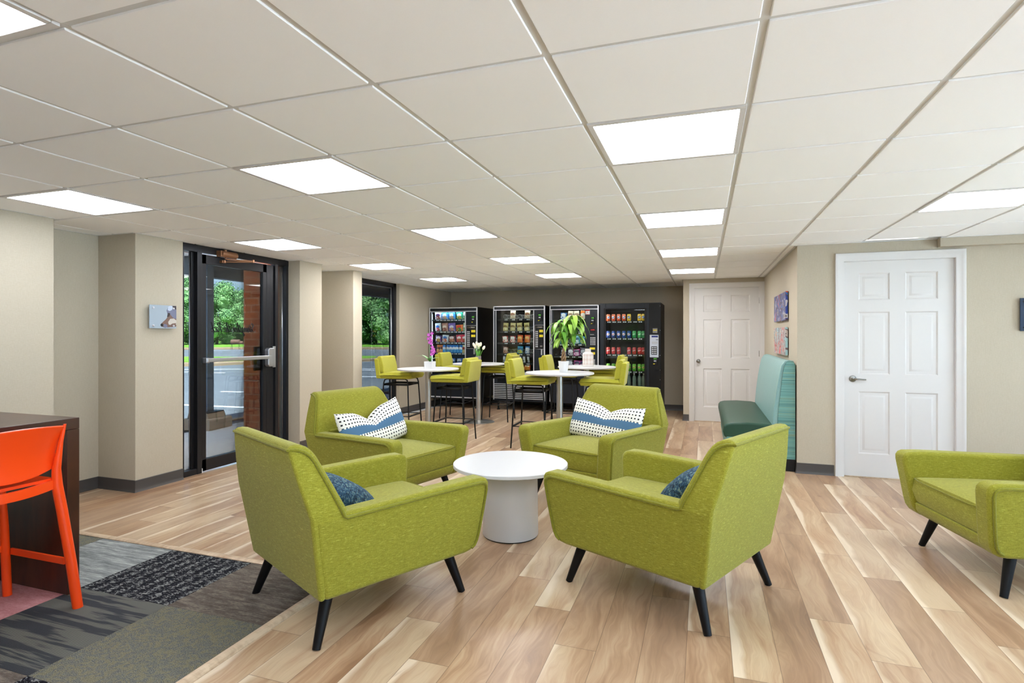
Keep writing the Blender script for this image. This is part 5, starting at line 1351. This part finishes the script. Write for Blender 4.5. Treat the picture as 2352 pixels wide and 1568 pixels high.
# orchid
X, Y = at(987.5, 7.38)
r = empty('orchid', (X, Y, TZ), 0, 'purple orchid in a small square white pot on the left bar table', 'plant')
mb = MB(); A_ = .058
o_ = [(-A_, -A_), (A_, -A_), (A_, A_), (-A_, A_)]; k_ = .95
mb.add([(x * k_, y * k_, 0) for x, y in o_] + [(x, y, .095) for x, y in o_] + [(x * .9, y * .9, .095) for x, y in o_] + [(x * .86, y * .86, .08) for x, y in o_], [(3, 2, 1, 0)] + [(i + 4 * j, (i + 1) % 4 + 4 * j, (i + 1) % 4 + 4 * j + 4, i + 4 * j + 4) for j in range(3) for i in range(4)] + [(12, 13, 14, 15)])
mb.build('pot', M_ceramic, r, bevel=.003, seg=2)
mb = MB(); mb.box(-.05, .05, -.05, .05, .07, .085); mb.build('soil', M_soil, r)
mb = MB()
for a_, L_, dr_ in ((3.3, .24, 1.5), (2.6, .18, 1.0), (.4, .19, 1.8), (.1, .13, 1.2), (4.6, .15, 1.4), (1.5, .15, 1.0)):
    blade(mb, (0, 0, .085), rx * cos(a_) * .7 + ry * sin(a_) * .7 + Vector((0, 0, .9)), (0, 0, 1), L_, .020, dr_)
mb.build('leaves', M_of, r)
st1 = [(0, 0, .085), (-.01, 0, .25), (.0, 0, .38), (-.02, 0, .47), (-.03, 0, .50)]; st2 = [(.01, 0, .085), (.015, 0, .2), (.04, 0, .28), (.05, 0, .26)]
mb = MB()
for st_ in (st1, st2): mb.tube([rx * x + ry * y + Vector((0, 0, z)) for x, y, z in st_], .003, 6)
mb.build('stem', M_of, r)
M_mag = leafmat('orchid_petal', (150, 30, 140), (206, 90, 196)); M_thr = mat('orchid_throat', (230, 210, 230), .6)
fl = [(-.015, .445), (.012, .415), (-.02, .395), (.02, .37), (-.002, .345), (.022, .33), (.03, .465), (.035, .285), (.05, .255), (.03, .235), (.045, .205), (.06, .225), (.025, .19)]
for q, (cx, cz) in enumerate(fl):
    mb = MB(); c0 = rx * cx + ry * -.012 + Vector((0, 0, cz))
    for k in range(5):
        a_ = 2 * pi * k / 5 + q; dd = rx * cos(a_) + Vector((0, 0, sin(a_))) - ry * .25
        blade(mb, c0, dd, ry * -1, .027, .0095, .2, 4)
    fo = mb.build('flower', M_mag, r)
    mb = MB(); mb.lathe([(0, 0), (.005, .004), (0, .01)], 6, c=tuple(c0 - ry * .006)); mb.build('flower_throat', M_thr, fo)
# tulips
X, Y = at(1098.5, 8.72)
r = empty('tulip_vase', (X, Y, TZ), 0, 'white tulips in a clear pinkish glass vase on the far left bar table', 'flowers')
def f_vg(t, b): b.inputs['Base Color'].default_value = lin((236, 216, 230)); b.inputs['Roughness'].default_value = .08; b.inputs['Transmission Weight'].default_value = .85; b.inputs['IOR'].default_value = 1.3
M_vg = mat('pinkish_vase_glass', fn=f_vg)
mb = MB(); mb.lathe([(0, 0), (.042, 0), (.045, .004), (.045, .118), (.041, .118), (.041, .012), (0, .010)], 32); mb.build('vase', M_vg, r)
M_tul = mat('cream_tulip_petal', (238, 230, 206), .55)
for q, (cx, cz, cy) in enumerate(((-.045, .245, 0), (-.022, .285, .02), (.008, .265, -.02), (.03, .275, .02), (.075, .225, 0), (.0, .235, .04), (-.06, .27, .02))):
    e = rx * cx + ry * cy + Vector((0, 0, cz))
    mb = MB(); mb.tube([rx * (cx * .2) + Vector((0, 0, .012)), rx * (cx * .45) + ry * cy * .4 + Vector((0, 0, .13)), e], .003, 6); sm = mb.build('stem', M_tf, r)
    mb = MB(); Mx = Matrix.Translation(e) @ Matrix.Rotation(cx * 7, 4, ry)
    mb.lathe([(0, -.012), (.014, -.008), (.021, .010), (.020, .030), (.013, .048), (.005, .055), (0, .05)], 12, M=Mx); mb.build('bloom', M_tul, sm)
mb = MB()
for a_ in (0, .9, 2, 3.1, 4.2, 5.2): blade(mb, (0, 0, .09), rx * cos(a_) * .35 + ry * sin(a_) * .35 + Vector((0, 0, 1)), rx * cos(a_) + ry * sin(a_), .13, .014, .5)
mb.build('leaves', M_tf, r)
# patterned bottle vase
X, Y = at(1350.5, 7.88)
def f_pat(t, b):
    x, y, z = t.xyz(t.co()); an = t.m('MULTIPLY', t.m('ARCTAN2', y, x), .076)
    P = .046; uu = t.m('ABSOLUTE', t.m('SUBTRACT', t.m('FRACT', t.m('DIVIDE', an, P)), .5)); vv = t.m('ABSOLUTE', t.m('SUBTRACT', t.m('FRACT', t.m('DIVIDE', t.m('ADD', z, .004), .068)), .5))
    s_ = t.m('ADD', uu, vv); q = t.m('ABSOLUTE', t.m('SUBTRACT', s_, .40)); ln_ = t.m('LESS_THAN', q, .045); ctr = t.m('LESS_THAN', s_, .16)
    msk = t.m('MULTIPLY', t.m('MAXIMUM', ln_, ctr), t.m('MULTIPLY', t.m('GREATER_THAN', z, .03), t.m('LESS_THAN', z, .168)))
    t.L.new(t.mix(msk, lin((216, 211, 207)), lin((186, 146, 124))), b.inputs['Base Color'])
M_pat = mat('diamond_pattern_ceramic', rough=.6, fn=f_pat)
r = empty('bottle_vase', (X, Y, TZ), 0, 'white bottle vase with tan diamond pattern on the rear right bar table', 'vase')
mb = MB(); mb.lathe([(0, 0), (.070, 0), (.076, .006), (.077, .17), (.072, .185), (.042, .203), (.040, .210), (.041, .248), (.036, .248), (.035, .21), (0, .20)], 48); mb.build('vase_body', M_pat, r)
